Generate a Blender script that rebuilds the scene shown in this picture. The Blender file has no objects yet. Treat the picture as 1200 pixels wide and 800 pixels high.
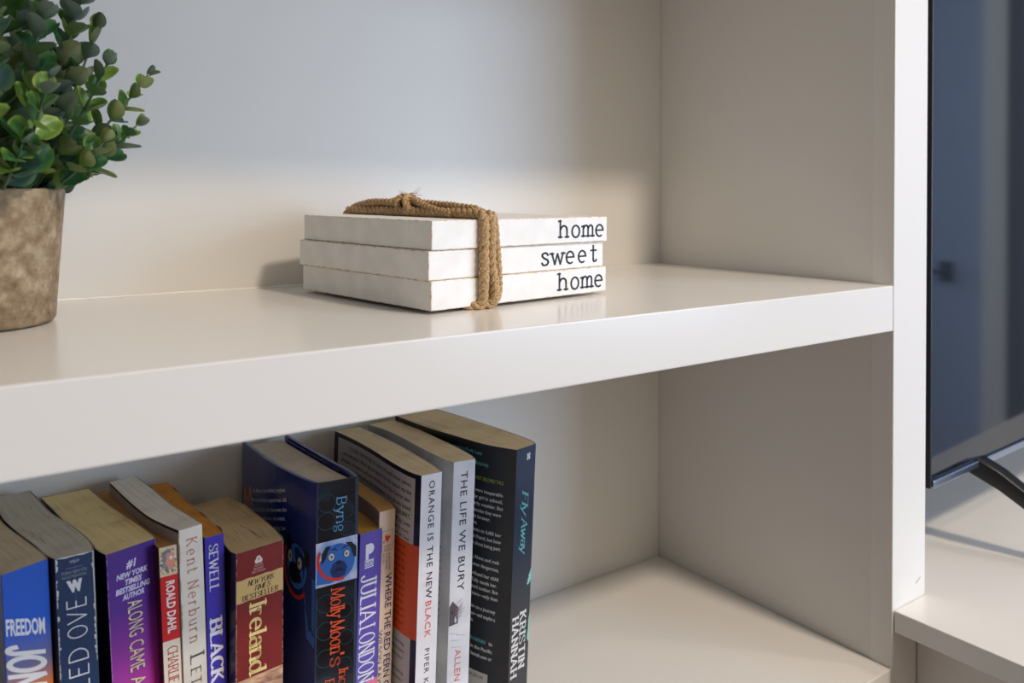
import bpy, bmesh, math, random
from mathutils import Vector, Matrix
random.seed(7)
S = bpy.context.scene
C = S.collection
PI = math.pi

# ------------------------------------------------------------------ camera
YAW, FPX, ROLL = 0.62775, 982.475, 0.00572
cam_data = bpy.data.cameras.new('camera')
cam = bpy.data.objects.new('camera', cam_data); C.objects.link(cam)
cam_data.sensor_width = 36.0
cam_data.lens = FPX * 36.0 / 1200.0
cam_data.shift_y = -175.56 / 1200.0
cam_data.shift_x = -1.0 / 1200.0
cam_data.clip_start = 0.01
cam.location = (-0.6710, -0.64946, 0.07691)
cam.rotation_mode = 'QUATERNION'
cam.rotation_quaternion = (Matrix.Rotation(-YAW, 3, 'Z') @ Matrix.Rotation(PI / 2, 3, 'X') @ Matrix.Rotation(ROLL, 3, 'Z')).to_quaternion()
cam_data.dof.use_dof = True
cam_data.dof.focus_distance = 0.57
cam_data.dof.aperture_fstop = 9.0
S.camera = cam

# ------------------------------------------------------------------ world, lights, exposure
w = bpy.data.worlds.new('world'); S.world = w; w.use_nodes = True
w.node_tree.nodes['Background'].inputs[0].default_value = (0.60, 0.72, 0.95, 1)
w.node_tree.nodes['Background'].inputs[1].default_value = 0.6
S.view_settings.view_transform = 'Standard'
S.view_settings.look = 'None'
S.view_settings.gamma = 1.0
S.view_settings.use_curve_mapping = False
S.view_settings.exposure = -0.10

def area_light(name, loc, target, size, power, color, shape='DISK', size_y=None):
    d = bpy.data.lights.new(name, 'AREA'); d.shape = shape; d.size = size
    if size_y: d.size_y = size_y
    d.energy = power; d.color = color
    o = bpy.data.objects.new(name, d); C.objects.link(o); o.location = loc
    o.rotation_euler = (Vector(target) - Vector(loc)).to_track_quat('-Z', 'Y').to_euler()
    return o
# recessed ceiling lamp in front of the bookcase (warm) and the daylight window in the front wall (cool)
area_light('ceiling_lamp_light', (0.15, -1.60, 1.485), (0.15, -1.60, 0), 0.24, 37.0, (1.0, 0.85, 0.69))
area_light('ceiling_lamp_light', (0.85, -1.25, 1.485), (0.85, -1.25, 0), 0.16, 6.0, (1.0, 0.85, 0.69))
area_light('window_light', (1.55, -2.46, 0.30), (0.9, 0, 0.1), 1.3, 52.0, (0.56, 0.74, 1.0), 'RECTANGLE', 1.5)

# ------------------------------------------------------------------ helpers
def link(o, parent=None):
    C.objects.link(o)
    if parent is not None: o.parent = parent
    return o
def tag(o, label=None, cat=None, group=None, kind=None):
    if label: o['label'] = label
    if cat: o['category'] = cat
    if group: o['group'] = group
    if kind: o['kind'] = kind
    return o
def empty(name, loc=(0, 0, 0), rz=0.0):
    o = bpy.data.objects.new(name, None); C.objects.link(o)
    o.location = loc; o.rotation_euler = (0, 0, rz); o.empty_display_size = 0.02
    return o
def mesh_obj(name, verts, faces, m, parent=None, smooth=False, uvs=None):
    me = bpy.data.meshes.new(name)
    me.from_pydata([tuple(v) for v in verts], [], faces)
    if uvs is not None:
        ul = me.uv_layers.new(name='UVMap')
        for p in me.polygons:
            for li in p.loop_indices: ul.data[li].uv = uvs[me.loops[li].vertex_index]
    me.materials.append(m); me.update()
    if smooth:
        for p in me.polygons: p.use_smooth = True
    o = bpy.data.objects.new(name, me)
    return link(o, parent)
def box(name, lo, hi, m, parent=None, bevel=0.0, kind=None, seg=2):
    bm = bmesh.new()
    bmesh.ops.create_cube(bm, size=1.0)
    for v in bm.verts:
        v.co = Vector([lo[i] + (v.co[i] + 0.5) * (hi[i] - lo[i]) for i in range(3)])
    if bevel > 0:
        bmesh.ops.bevel(bm, geom=list(bm.edges), offset=bevel, segments=seg, affect='EDGES', profile=0.6)
    me = bpy.data.meshes.new(name); bm.to_mesh(me); bm.free(); me.materials.append(m)
    o = bpy.data.objects.new(name, me); link(o, parent)
    if kind: o['kind'] = kind
    return o

def mat(name, col, rough=0.5, spec=0.5, metal=0.0, coat=0.0):
    m = bpy.data.materials.new(name); m.use_nodes = True
    b = m.node_tree.nodes['Principled BSDF']
    b.inputs['Base Color'].default_value = (*col, 1); b.inputs['Roughness'].default_value = rough
    b.inputs['Metallic'].default_value = metal; b.inputs['Specular IOR Level'].default_value = spec
    b.inputs['Coat Weight'].default_value = coat
    return m
def srgb(r, g, b):
    f = lambda c: (c / 255 / 12.92) if c / 255 <= 0.04045 else ((c / 255 + 0.055) / 1.055) ** 2.4
    return (f(r), f(g), f(b))
def N(m, t, **kw):
    n = m.node_tree.nodes.new(t)
    for k, v in kw.items(): setattr(n, k, v)
    return n
def L(m, a, b): m.node_tree.links.new(a, b)
def bsdf(m): return m.node_tree.nodes['Principled BSDF']
def noise_color(m, c1, c2, scale, coords='Object', stretch=(1, 1, 1), detail=6, lo=0.35, hi=0.65, bump=0.0, bdist=0.001, rough_n=0.5):
    tc = N(m, 'ShaderNodeTexCoord'); mp = N(m, 'ShaderNodeMapping'); mp.inputs['Scale'].default_value = stretch
    L(m, tc.outputs[coords], mp.inputs['Vector'])
    nz = N(m, 'ShaderNodeTexNoise'); nz.inputs['Scale'].default_value = scale; nz.inputs['Detail'].default_value = detail
    nz.inputs['Roughness'].default_value = rough_n
    L(m, mp.outputs[0], nz.inputs['Vector'])
    cr = N(m, 'ShaderNodeValToRGB'); cr.color_ramp.elements[0].position = lo; cr.color_ramp.elements[1].position = hi
    cr.color_ramp.elements[0].color = (*c1, 1); cr.color_ramp.elements[1].color = (*c2, 1)
    L(m, nz.outputs['Fac'], cr.inputs['Fac']); L(m, cr.outputs[0], bsdf(m).inputs['Base Color'])
    if bump:
        bp = N(m, 'ShaderNodeBump'); bp.inputs['Strength'].default_value = bump; bp.inputs['Distance'].default_value = bdist
        L(m, nz.outputs['Fac'], bp.inputs['Height']); L(m, bp.outputs[0], bsdf(m).inputs['Normal'])
    return m

# white lacquer paint with a faint roller texture
def paint(name, col, rough, bump=0.2, scale=420, stretch=(1, 1, 1), spec=0.5):
    m = mat(name, col, rough, spec)
    tc = N(m, 'ShaderNodeTexCoord'); mp = N(m, 'ShaderNodeMapping'); mp.inputs['Scale'].default_value = stretch
    L(m, tc.outputs['Object'], mp.inputs['Vector'])
    nz = N(m, 'ShaderNodeTexNoise'); nz.inputs['Scale'].default_value = scale; nz.inputs['Detail'].default_value = 3
    L(m, mp.outputs[0], nz.inputs['Vector'])
    bp = N(m, 'ShaderNodeBump'); bp.inputs['Strength'].default_value = bump; bp.inputs['Distance'].default_value = 0.0006
    L(m, nz.outputs['Fac'], bp.inputs['Height']); L(m, bp.outputs[0], bsdf(m).inputs['Normal'])
    return m
M = {}
M['lacquer'] = paint('white_lacquer', srgb(232, 229, 224), 0.30)
M['lacquer_shelf'] = paint('white_lacquer_shelf', srgb(232, 229, 224), 0.22, 0.05, 120)
M['lacquer_panel'] = paint('white_lacquer_panel', srgb(228, 225, 219), 0.42, 0.10, 260, (1, 1, 0.35))
M['wall'] = paint('wall_paint', srgb(196, 194, 190), 0.8, 0.2, 150)
M['wall_dark'] = paint('slate_wall_paint', srgb(104, 106, 112), 0.8, 0.2, 150)
M['ceiling'] = mat('ceiling_paint', srgb(235, 234, 230), 0.9)
M['trim'] = mat('trim_paint', srgb(226, 226, 224), 0.4)
M['door'] = mat('door_paint', srgb(168, 184, 214), 0.5)
M['caulk'] = mat('caulk', srgb(245, 243, 238), 0.5)
M['black'] = mat('black_plastic', (0.006, 0.006, 0.007), 0.35)
M['steel'] = mat('brushed_steel', (0.10, 0.10, 0.11), 0.35, metal=1)
M['soil'] = noise_color(mat('soil', (0.02, 0.015, 0.01), 0.95), (0.008, 0.006, 0.004), (0.05, 0.035, 0.02), 400, bump=0.8, bdist=0.002)
M['floor'] = noise_color(mat('oak_floor', (0.2, 0.15, 0.1), 0.4), srgb(112, 90, 70), srgb(146, 120, 94), 6, stretch=(1, 12, 1))

# ------------------------------------------------------------------ the room
X0, X1, Y0, ZF, ZC = -2.6, 2.6, -2.5, -1.2, 1.5
box('floor', (X0, Y0, ZF - 0.05), (X1, 0.06, ZF), M['floor'], kind='structure')
box('ceiling', (X0, Y0, ZC), (X1, 0.06, ZC + 0.05), M['ceiling'], kind='structure')
box('wall_back', (X0, 0.012, ZF), (X1, 0.06, ZC), M['wall'], kind='structure')
box('wall_left', (X0 - 0.05, Y0, ZF), (X0, 0.06, ZC), M['wall'], kind='structure')
# right wall: masonry around the doorway, closed by a panel door
def wall_multi(name, boxes, m):
    vs, fs = [], []
    for lo, hi in boxes:
        k = len(vs)
        for x in (lo[0], hi[0]):
            for y in (lo[1], hi[1]):
                for z in (lo[2], hi[2]): vs.append((x, y, z))
        fs += [tuple(k + i for i in f) for f in ((0, 1, 3, 2), (4, 6, 7, 5), (0, 4, 5, 1), (2, 3, 7, 6), (0, 2, 6, 4), (1, 5, 7, 3))]
    o = mesh_obj(name, vs, fs, m); o['kind'] = 'structure'; return o
wall_multi('wall_right', [((X1, -1.10, ZF), (X1 + 0.06, 0.06, ZC)), ((X1, Y0, ZF), (X1 + 0.06, -1.955, ZC)),
                          ((X1, -1.955, 0.86), (X1 + 0.06, -1.10, ZC))], M['wall_dark'])
wall_multi('wall_front', [((X0, Y0 - 0.06, ZF), (0.80, Y0, ZC)), ((2.30, Y0 - 0.06, ZF), (X1, Y0, ZC)),
                          ((0.80, Y0 - 0.06, ZF), (2.30, Y0, -0.55)), ((0.80, Y0 - 0.06, 1.15), (2.30, Y0, ZC))], M['wall'])
d = box('door_1', (X1 + 0.015, -1.95, ZF + 0.005), (X1 + 0.05, -1.105, 0.855), M['door'], kind='structure')
for zz in ((-1.05, -0.35), (-0.20, 0.70)):
    box('door_panel', (X1 + 0.011, -1.82, zz[0]), (X1 + 0.0148, -1.36, zz[1]), M['door'], d, 0.002)
box('door_handle', (X1 - 0.045, -1.305, -0.222), (X1 - 0.025, -1.205, -0.205), M['steel'], d, 0.005)
box('handle_plate', (X1 + 0.004, -1.255, -0.25), (X1 + 0.0148, -1.21, -0.175), M['steel'], d, 0.003)
box('trim_1', (X1 - 0.018, -1.097, ZF), (X1 - 0.001, -1.015, 0.93), M['trim'], kind='structure', bevel=0.004)
box('trim_2', (X1 - 0.018, -2.035, ZF), (X1 - 0.001, -1.96, 0.93), M['trim'], kind='structure', bevel=0.004)
wf = wall_multi('window_1', [((0.80, Y0 - 0.045, -0.55), (0.86, Y0 - 0.01, 1.15)), ((2.24, Y0 - 0.045, -0.55), (2.30, Y0 - 0.01, 1.15)),
                             ((0.86, Y0 - 0.045, -0.55), (2.24, Y0 - 0.01, -0.49)), ((0.86, Y0 - 0.045, 1.09), (2.24, Y0 - 0.01, 1.15))], M['trim'])

# ------------------------------------------------------------------ bookcase and media cabinet
D, GAP, T, SW = 0.26904, 0.32087, 0.038, 0.05263
XL = -1.02
bc = empty('bookcase', (-0.5, -0.13, ZF))
tag(bc, 'white painted built-in bookcase with thick shelves around the plant and the books', 'bookcase')
def part(name, lo, hi, m, bevel=0.0, parent=bc):
    o = box(name, lo, hi, m, parent, bevel)
    o.matrix_parent_inverse = Matrix.Translation(-Vector(parent.location))
    return o
part('back_panel', (XL, 0.0, ZF + 0.10), (0.0, 0.010, 1.15), M['lacquer_panel'])
part('side_panel', (0.0004, -D + 0.0200, ZF + 0.10), (0.038, 0.010, 1.15), M['lacquer_panel'])
part('side_panel', (XL - 0.038, -D + 0.0203, ZF + 0.10), (XL - 0.0006, 0.010, 1.15), M['lacquer_panel'])
part('stile', (0.0, -D, ZF), (SW, -D + 0.020, 1.19), M['lacquer'], 0.0009)
part('stile', (XL - SW, -D, ZF), (XL, -D + 0.020, 1.19), M['lacquer'], 0.0009)
part('shelf', (XL + 0.0002, -D + 0.0004, -T), (-0.0001, -0.0002, 0.0), M['lacquer_shelf'], 0.0010)
part('shelf', (XL + 0.0002, -D + 0.0004, -GAP - T), (-0.0001, -0.0002, -GAP), M['lacquer_shelf'], 0.0010)
part('shelf', (XL + 0.0002, -D + 0.0004, 0.321), (-0.0001, -0.0002, 0.359), M['lacquer_shelf'], 0.0010)
part('shelf', (XL + 0.0002, -D + 0.0004, 0.64), (-0.0001, -0.0002, 0.678), M['lacquer_shelf'], 0.0010)
part('shelf', (XL + 0.0002, -D + 0.0004, -0.70), (-0.0001, -0.0002, -0.662), M['lacquer_shelf'], 0.0010)
part('cornice', (XL - SW, -D - 0.01, 1.19), (SW, 0.010, 1.25), M['lacquer'], 0.003)
part('plinth', (XL, -D + 0.04, ZF + 0.0005), (-0.001, -D + 0.058, ZF + 0.10), M['lacquer'])
# a thin uneven bead of caulk where the shelf meets the back panel
cv, cf = [], []
n = 80
for i in range(n + 1):
    x = -1.0 + 0.72 * i / n
    hgt = 0.0010 + 0.0007 * abs(math.sin(i * 1.7) * math.sin(i * 0.31))
    for (yy, zz) in ((-0.0002 - hgt, 0.0001), (-0.0002 - 0.6 * hgt, 0.6 * hgt), (-0.0002, hgt)): cv.append((x, yy, zz))
    if i: 
        k = 3 * i
        cf += [(k - 3, k, k + 1, k - 2), (k - 2, k + 1, k + 2, k - 1)]
o = mesh_obj('caulk_bead', cv, cf, M['caulk'], bc); o.matrix_parent_inverse = Matrix.Translation(-Vector(bc.location))
M['scuff'] = mat('scuff', srgb(168, 140, 110), 0.7)
sc = mesh_obj('scuff_mark', [(0.0375, -D - 0.0001, -0.2598), (0.0400, -D - 0.0001, -0.2583), (0.0450, -D - 0.0001, -0.2556), (0.0452, -D - 0.0001, -0.2549), (0.0405, -D - 0.0001, -0.2572), (0.0378, -D - 0.0001, -0.2582)],
     [(0, 1, 2, 3, 4, 5)], M['scuff'], bc); sc.matrix_parent_inverse = Matrix.Translation(-Vector(bc.location))

mc = empty('media_cabinet', (0.8, -0.25, ZF))
tag(mc, 'low white media cabinet that carries the television beside the bookcase', 'cabinet')
CZ = -0.2725
ct_pts = [(0.0022, -0.405), (1.70, -0.405), (1.70, 0.0095), (SW + 0.0004, 0.0095), (SW + 0.0004, -D - 0.0004), (0.0022, -D - 0.0004)]
ct = mesh_obj('cabinet_top', [(x, y, z) for z in (CZ - 0.018, CZ) for x, y in ct_pts], [(5, 4, 3, 2, 1, 0), (6, 7, 8, 9, 10, 11)] + [(k, (k + 1) % 6, (k + 1) % 6 + 6, k + 6) for k in range(6)], M['lacquer_shelf'], mc)
ct.matrix_parent_inverse = Matrix.Translation(-Vector(mc.location)); bv = ct.modifiers.new('bevel', 'BEVEL'); bv.width = 0.0008; bv.segments = 2
part('side_panel', (0.0385, -0.395, ZF + 0.0005), (0.0565, -D - 0.0006, CZ - 0.0182), M['lacquer_panel'], 0.0006, mc)
part('side_panel', (1.68, -0.395, ZF + 0.0005), (1.698, 0.0095, CZ - 0.0182), M['lacquer_panel'], 0.0006, mc)
for i in range(4):
    x0 = 0.058 + i * 0.4055
    dd = part('door', (x0 + 0.001, -0.398, ZF + 0.08), (x0 + 0.4035, -0.382, CZ - 0.022), M['lacquer_panel'], 0.001, mc)
    box('handle', (x0 + 0.18, -0.418, CZ - 0.10), (x0 + 0.23, -0.399, CZ - 0.09), M['steel'], dd, 0.002)
    dd.children[0].matrix_parent_inverse = Matrix.Identity(4)

# ------------------------------------------------------------------ television
tvr = empty('television', (0.080, -0.2590, CZ), 0.047)
tag(tvr, 'flat black television with a glossy dark screen and splayed legs', 'television')
M['screen'] = mat('screen_glass', (0.010, 0.014, 0.020), 0.05, 0.5)
M['bezel'] = mat('bezel', (0.012, 0.012, 0.014), 0.30)
M['silver'] = mat('silver_trim', (0.42, 0.46, 0.55), 0.28, metal=1)
zb = 0.0830; H = 0.56; Wd = 0.968
box('screen', (0.0024, 0.0012, zb + 0.007), (Wd - 0.004, 0.010, zb + H - 0.004), M['screen'], tvr)
box('bezel', (0.0, 0.0, zb), (0.0024, 0.012, zb + H), M['bezel'], tvr, 0.0006)
box('bezel', (Wd - 0.0042, 0.0, zb), (Wd, 0.012, zb + H), M['bezel'], tvr, 0.0006)
box('bezel', (0.0043, 0.0, zb + H - 0.0043), (Wd - 0.0043, 0.012, zb + H), M['bezel'], tvr, 0.0006)
box('bottom_trim', (0.0043, -0.0015, zb), (Wd - 0.0043, 0.012, zb + 0.0068), M['silver'], tvr, 0.0010)
box('housing', (0.006, 0.0121, zb + 0.004), (Wd - 0.006, 0.030, zb + H - 0.01), M['black'], tvr, 0.004)
box('electronics_box', (0.14, 0.0302, zb + 0.02), (Wd - 0.14, 0.070, zb + 0.30), M['black'], tvr, 0.01)
def leg_mesh(name, x, sgn):
    # bent blade that splits forward and backward from a mount under the screen
    vs, fs = [], []
    for d_ in (-1, 1):
        path = [(0.0, 0.010, zb + 0.004, 0.020), (0.006, 0.012 + 0.030 * d_, zb - 0.010, 0.018), (0.020, 0.012 + 0.075 * d_, 0.040, 0.014),
                (0.032, 0.012 + 0.118 * d_, 0.0085, 0.011), (0.036, 0.012 + 0.132 * d_, 0.0060, 0.010)]
        k0 = len(vs)
        for (ax, ay, az, ww) in path:
            cx_, th = x + sgn * ax, 0.0045 + 0.0045 * min(1, az / 0.05)
            for (u, v) in ((-1, -1), (1, -1), (1, 1), (-1, 1)):
                vs.append((cx_ + u * ww * 0.5, ay, az + v * th))
        for i in range(len(path) - 1):
            a = k0 + 4 * i
            for j in range(4):
                fs.append((a + j, a + (j + 1) % 4, a + 4 + (j + 1) % 4, a + 4 + j))
        fs.append((k0, k0 + 3, k0 + 2, k0 + 1)); e = k0 + 4 * (len(path) - 1); fs.append((e, e + 1, e + 2, e + 3))
    o = mesh_obj(name, vs, fs, M['black'], tvr, True)
    b = o.modifiers.new('bevel', 'BEVEL'); b.width = 0.0012; b.segments = 2
    return o
leg_mesh('leg', 0.105, 1); leg_mesh('leg', Wd - 0.105, -1)
# power cable hanging to the cabinet top behind the leg
def catmull(P, n=8):
    out = []
    Q = [P[0]] + list(P) + [P[-1]]
    for i in range(1, len(Q) - 2):
        a, b, c, d = Q[i - 1], Q[i], Q[i + 1], Q[i + 2]
        for k in range(n):
            t = k / n
            out.append(tuple(0.5 * ((2 * b[j]) + (-a[j] + c[j]) * t + (2 * a[j] - 5 * b[j] + 4 * c[j] - d[j]) * t * t + (-a[j] + 3 * b[j] - 3 * c[j] + d[j]) * t ** 3) for j in range(len(b))))
    out.append(tuple(P[-1])); return out
def tube_data(P, rad, seg=8, vs=None, fs=None, caps=True, flat=1.0):
    vs = [] if vs is None else vs; fs = [] if fs is None else fs
    P = [Vector(p) for p in P]; k0 = len(vs); n = len(P)
    up = Vector((0, 0, 1)); nrm = None
    for i, p in enumerate(P):
        t = (P[min(i + 1, n - 1)] - P[max(i - 1, 0)]).normalized()
        if nrm is None:
            nrm = t.cross(up)
            if nrm.length < 1e-3: nrm = t.cross(Vector((1, 0, 0)))
        nrm = (nrm - t * nrm.dot(t)).normalized(); bn = t.cross(nrm)
        r = rad(i / (n - 1)) if callable(rad) else rad
        for j in range(seg):
            a = 2 * PI * j / seg
            vs.append(p + nrm * math.cos(a) * r + bn * math.sin(a) * r * flat)
    for i in range(n - 1):
        for j in range(seg):
            a = k0 + i * seg; fs.append((a + j, a + (j + 1) % seg, a + seg + (j + 1) % seg, a + seg + j))
    if caps:
        fs.append(tuple(k0 + j for j in range(seg))[::-1]); fs.append(tuple(k0 + (n - 1) * seg + j for j in range(seg)))
    return vs, fs

# ------------------------------------------------------------------ lettering: a small drawn alphabet and the built-in font
G = {
'A': 'l0,0 .35,1 .70,0;l.13,.35 .57,.35', 'B': 'l.06,0 .06,1;l.06,1 .3,1;a.3,.75,.23,.25,90,-90;l.06,.5 .3,.5;a.32,.25,.27,.25,90,-90;l.06,0 .32,0',
'C': 'a.38,.5,.34,.5,48,312', 'D': 'l.06,0 .06,1;l.06,1 .26,1;a.26,.5,.42,.5,90,-90;l.06,0 .26,0', 'E': 'l.06,0 .06,1;l.06,1 .54,1;l.06,.52 .44,.52;l.06,0 .56,0',
'F': 'l.06,0 .06,1;l.06,1 .54,1;l.06,.52 .44,.52', 'G': 'a.38,.5,.34,.5,48,330;l.7,.42 .7,.12;l.45,.44 .72,.44', 'H': 'l.06,0 .06,1;l.64,0 .64,1;l.06,.52 .64,.52',
'I': 'l.06,0 .06,1', 'J': 'l.38,1 .38,.25;a.2,.25,.18,.27,0,-170', 'K': 'l.06,0 .06,1;l.6,1 .08,.42;l.24,.58 .66,0', 'L': 'l.06,1 .06,0;l.06,0 .5,0',
'M': 'l.05,0 .08,1 .43,.08 .78,1 .81,0', 'N': 'l.06,0 .06,1 .64,0 .64,1', 'O': 'a.38,.5,.36,.5,0,360', 'P': 'l.06,0 .06,1;l.06,1 .3,1;a.3,.74,.24,.26,90,-90;l.06,.48 .3,.48',
'R': 'l.06,0 .06,1;l.06,1 .3,1;a.3,.75,.23,.25,90,-90;l.06,.5 .3,.5;l.28,.5 .62,0', 'S': 'c.54,.82 .44,.97 .28,1 .1,.93 .07,.74 .25,.56 .46,.42 .56,.24 .46,.05 .28,0 .12,.04 .05,.2',
'T': 'l.31,0 .31,1;l0,1 .62,1', 'U': 'l.06,1 .06,.3;a.33,.3,.27,.3,180,360;l.6,.3 .6,1', 'V': 'l0,1 .33,0 .66,1', 'W': 'l0,1 .25,0 .47,.85 .7,0 .95,1', 'Y': 'l0,1 .32,.5 .64,1;l.32,.5 .32,0',
'a': 'a.25,.2,.2,.2,0,360;l.47,0 .47,.45;c.08,.54 .2,.67 .36,.65 .47,.45', 'b': 'l.05,0 .05,1;a.29,.33,.24,.33,0,360', 'c': 'a.28,.34,.25,.34,50,310',
'd': 'a.27,.33,.24,.33,0,360;l.51,0 .51,1', 'e': 'a.28,.34,.25,.34,0,305;l.03,.36 .53,.36', 'g': 'a.26,.42,.21,.24,0,360;c.12,.22 .08,.08 .25,.03 .45,-.03 .44,-.22 .25,-.29 .06,-.22 .1,-.06 .24,.02',
'h': 'l.06,0 .06,1;c.06,.45 .17,.63 .33,.68 .47,.57 .5,.4;l.5,.4 .5,0', 'i': 'l.06,0 .06,.66;a.06,.86,.04,.04,0,360', 'k': 'l.06,0 .06,1;l.45,.66 .08,.26;l.2,.38 .5,0', 'l': 'l.06,0 .06,1',
'm': 'l.05,0 .05,.66;c.05,.45 .14,.62 .25,.67 .36,.58 .38,.42;l.38,.42 .38,0;c.38,.45 .46,.62 .58,.67 .68,.58 .7,.42;l.7,.42 .7,0',
'n': 'l.06,0 .06,.66;c.06,.45 .17,.62 .33,.67 .47,.57 .5,.4;l.5,.4 .5,0', 'o': 'a.28,.34,.25,.34,0,360', 'r': 'l.06,0 .06,.66;c.06,.42 .15,.6 .28,.67 .38,.62',
's': 'c.43,.54 .34,.66 .22,.68 .08,.62 .07,.5 .2,.38 .38,.29 .44,.16 .36,.03 .22,0 .1,.03 .04,.14', 't': 'l.19,.95 .19,.18;c.19,.18 .22,.03 .34,.01 .43,.12;l0,.66 .42,.66',
'u': 'l.06,.66 .06,.25;a.28,.25,.22,.25,180,360;l.5,0 .5,.66', 'w': 'l0,.66 .2,0 .38,.6 .56,0 .76,.66', 'y': 'l0,.66 .26,.02;l.52,.66 .2,-.27 .06,-.27', "'": 'l.05,1 .05,.76', '.': 'a.05,.04,.03,.03,0,360',
'p': 'l.05,-.28 .05,.66;a.29,.33,.24,.33,0,360', 'f': 'l.14,0 .14,.7;c.14,.7 .16,.93 .28,1 .38,.95;l0,.66 .3,.66', '#': 'l.15,0 .3,1;l.4,0 .55,1;l.05,.65 .65,.65;l0,.35 .6,.35', '1': 'l.02,.8 .25,1;l.25,1 .25,0',
}
def glyph(ch):
    out = []
    for s in G[ch].split(';'):
        k, b = s[0], s[1:]
        if k == 'a':
            cx_, cy_, rx, ry, a0, a1 = [float(q) for q in b.split(',')]
            nn = max(6, int(abs(a1 - a0) / 15)); pts = [(cx_ + rx * math.cos(math.radians(a0 + (a1 - a0) * i / nn)), cy_ + ry * math.sin(math.radians(a0 + (a1 - a0) * i / nn))) for i in range(nn + 1)]
            out.append(('a', pts))
        else:
            pts = [tuple(float(q) for q in p.split(',')) for p in b.split(' ')]
            out.append((k, catmull(pts, 5) if k == 'c' else pts))
    return out
def stroke_text(text, thick=0.16, thin=0.06, serif=0.0, slant=0.0, gap=0.16, space=0.34, mono=0.0):
    """polygons of a line of text in cap-height units; returns (list of polygons, width)"""
    polys = []; x = 0.0
    def seg(a, b, wa, wb, ox):
        dx, dy = b[0] - a[0], b[1] - a[1]; l = math.hypot(dx, dy)
        if l < 1e-6: return
        nx, ny = -dy / l, dx / l; ex, ey = dx / l, dy / l
        c = min(wa, wb) * 0.25
        polys.append([(ox + a[0] + nx * wa / 2 - ex * c, a[1] + ny * wa / 2 - ey * c), (ox + a[0] - nx * wa / 2 - ex * c, a[1] - ny * wa / 2 - ey * c),
                      (ox + b[0] - nx * wb / 2 + ex * c, b[1] - ny * wb / 2 + ey * c), (ox + b[0] + nx * wb / 2 + ex * c, b[1] + ny * wb / 2 + ey * c)])
    for ch in text:
        if ch == ' ': x += mono if mono else space; continue
        st = glyph(ch); wmax = max(p[0] for _, ps in st for p in ps); ox = x
        if mono: ox = x + (mono - wmax) / 2
        for k, ps in st:
            ws = []
            for i in range(len(ps)):
                a, b = ps[max(0, i - 1)], ps[min(len(ps) - 1, i + 1)]
                l = math.hypot(b[0] - a[0], b[1] - a[1]) or 1
                f = abs(b[1] - a[1]) / l
                ws.append(thin + (thick - thin) * f ** 1.5)
            if k == 'l':
                for i in range(len(ps) - 1):
                    a, b = ps[i], ps[i + 1]; f = abs(b[1] - a[1]) / (math.hypot(b[0] - a[0], b[1] - a[1]) or 1)
                    ww = thin + (thick - thin) * f ** 1.5
                    if k == 'l' and ch in 'AVWMNYKy' and f > 0.3 and (b[0] - a[0]) * (b[1] - a[1]) > 0: ww = thin + (thick - thin) * 0.45
                    seg(a, b, ww, ww, ox)
                if serif:
                    for e, q in ((ps[0], ps[1]), (ps[-1], ps[-2])):
                        if abs(e[1] - q[1]) > 1.2 * abs(e[0] - q[0]) and min(abs(e[1]), abs(e[1] - 1), abs(e[1] - 0.66)) < 0.01:
                            hw = thick / 2 + serif; lo = -hw
                            if ch in 'bdhklnmrpi' and e[1] > 0.6: hw = thick / 2
                            if ch in 'u' and e[1] > 0.6: hw = thick / 2
                            yy = e[1] + (thin / 2 if e[1] < 0.1 else -thin / 2)
                            seg((e[0] + lo, yy), (e[0] + hw, yy), thin, thin, ox)
            else:
                for i in range(len(ps) - 1): seg(ps[i], ps[i + 1], ws[i], ws[i + 1], ox)
        x += mono if mono else wmax + gap
    if slant: polys = [[(px + slant * py, py) for px, py in p] for p in polys]
    return polys, (x - (0 if mono else gap))
FC = {}
def font_text(text, bold=0.0, slant=0.0, gap=1.0):
    key = (text, bold, slant, gap)
    if key in FC: return FC[key]
    c = bpy.data.curves.new('tmp', 'FONT'); c.body = text; c.resolution_u = 2; c.offset = bold; c.shear = slant; c.space_character = gap
    o = bpy.data.objects.new('tmp', c); C.objects.link(o)
    dg = bpy.context.evaluated_depsgraph_get(); me = o.evaluated_get(dg).to_mesh()
    CAP = 0.73
    vs = [(v.co.x / CAP, v.co.y / CAP) for v in me.vertices]
    polys = [[vs[i] for i in p.vertices] for p in me.polygons]
    x0 = min(v[0] for v in vs); x1 = max(v[0] for v in vs)
    polys = [[(a - x0, b) for a, b in p] for p in polys]
    C.objects.unlink(o); bpy.data.objects.remove(o); bpy.data.curves.remove(c)
    FC[key] = (polys, x1 - x0); return FC[key]

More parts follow.
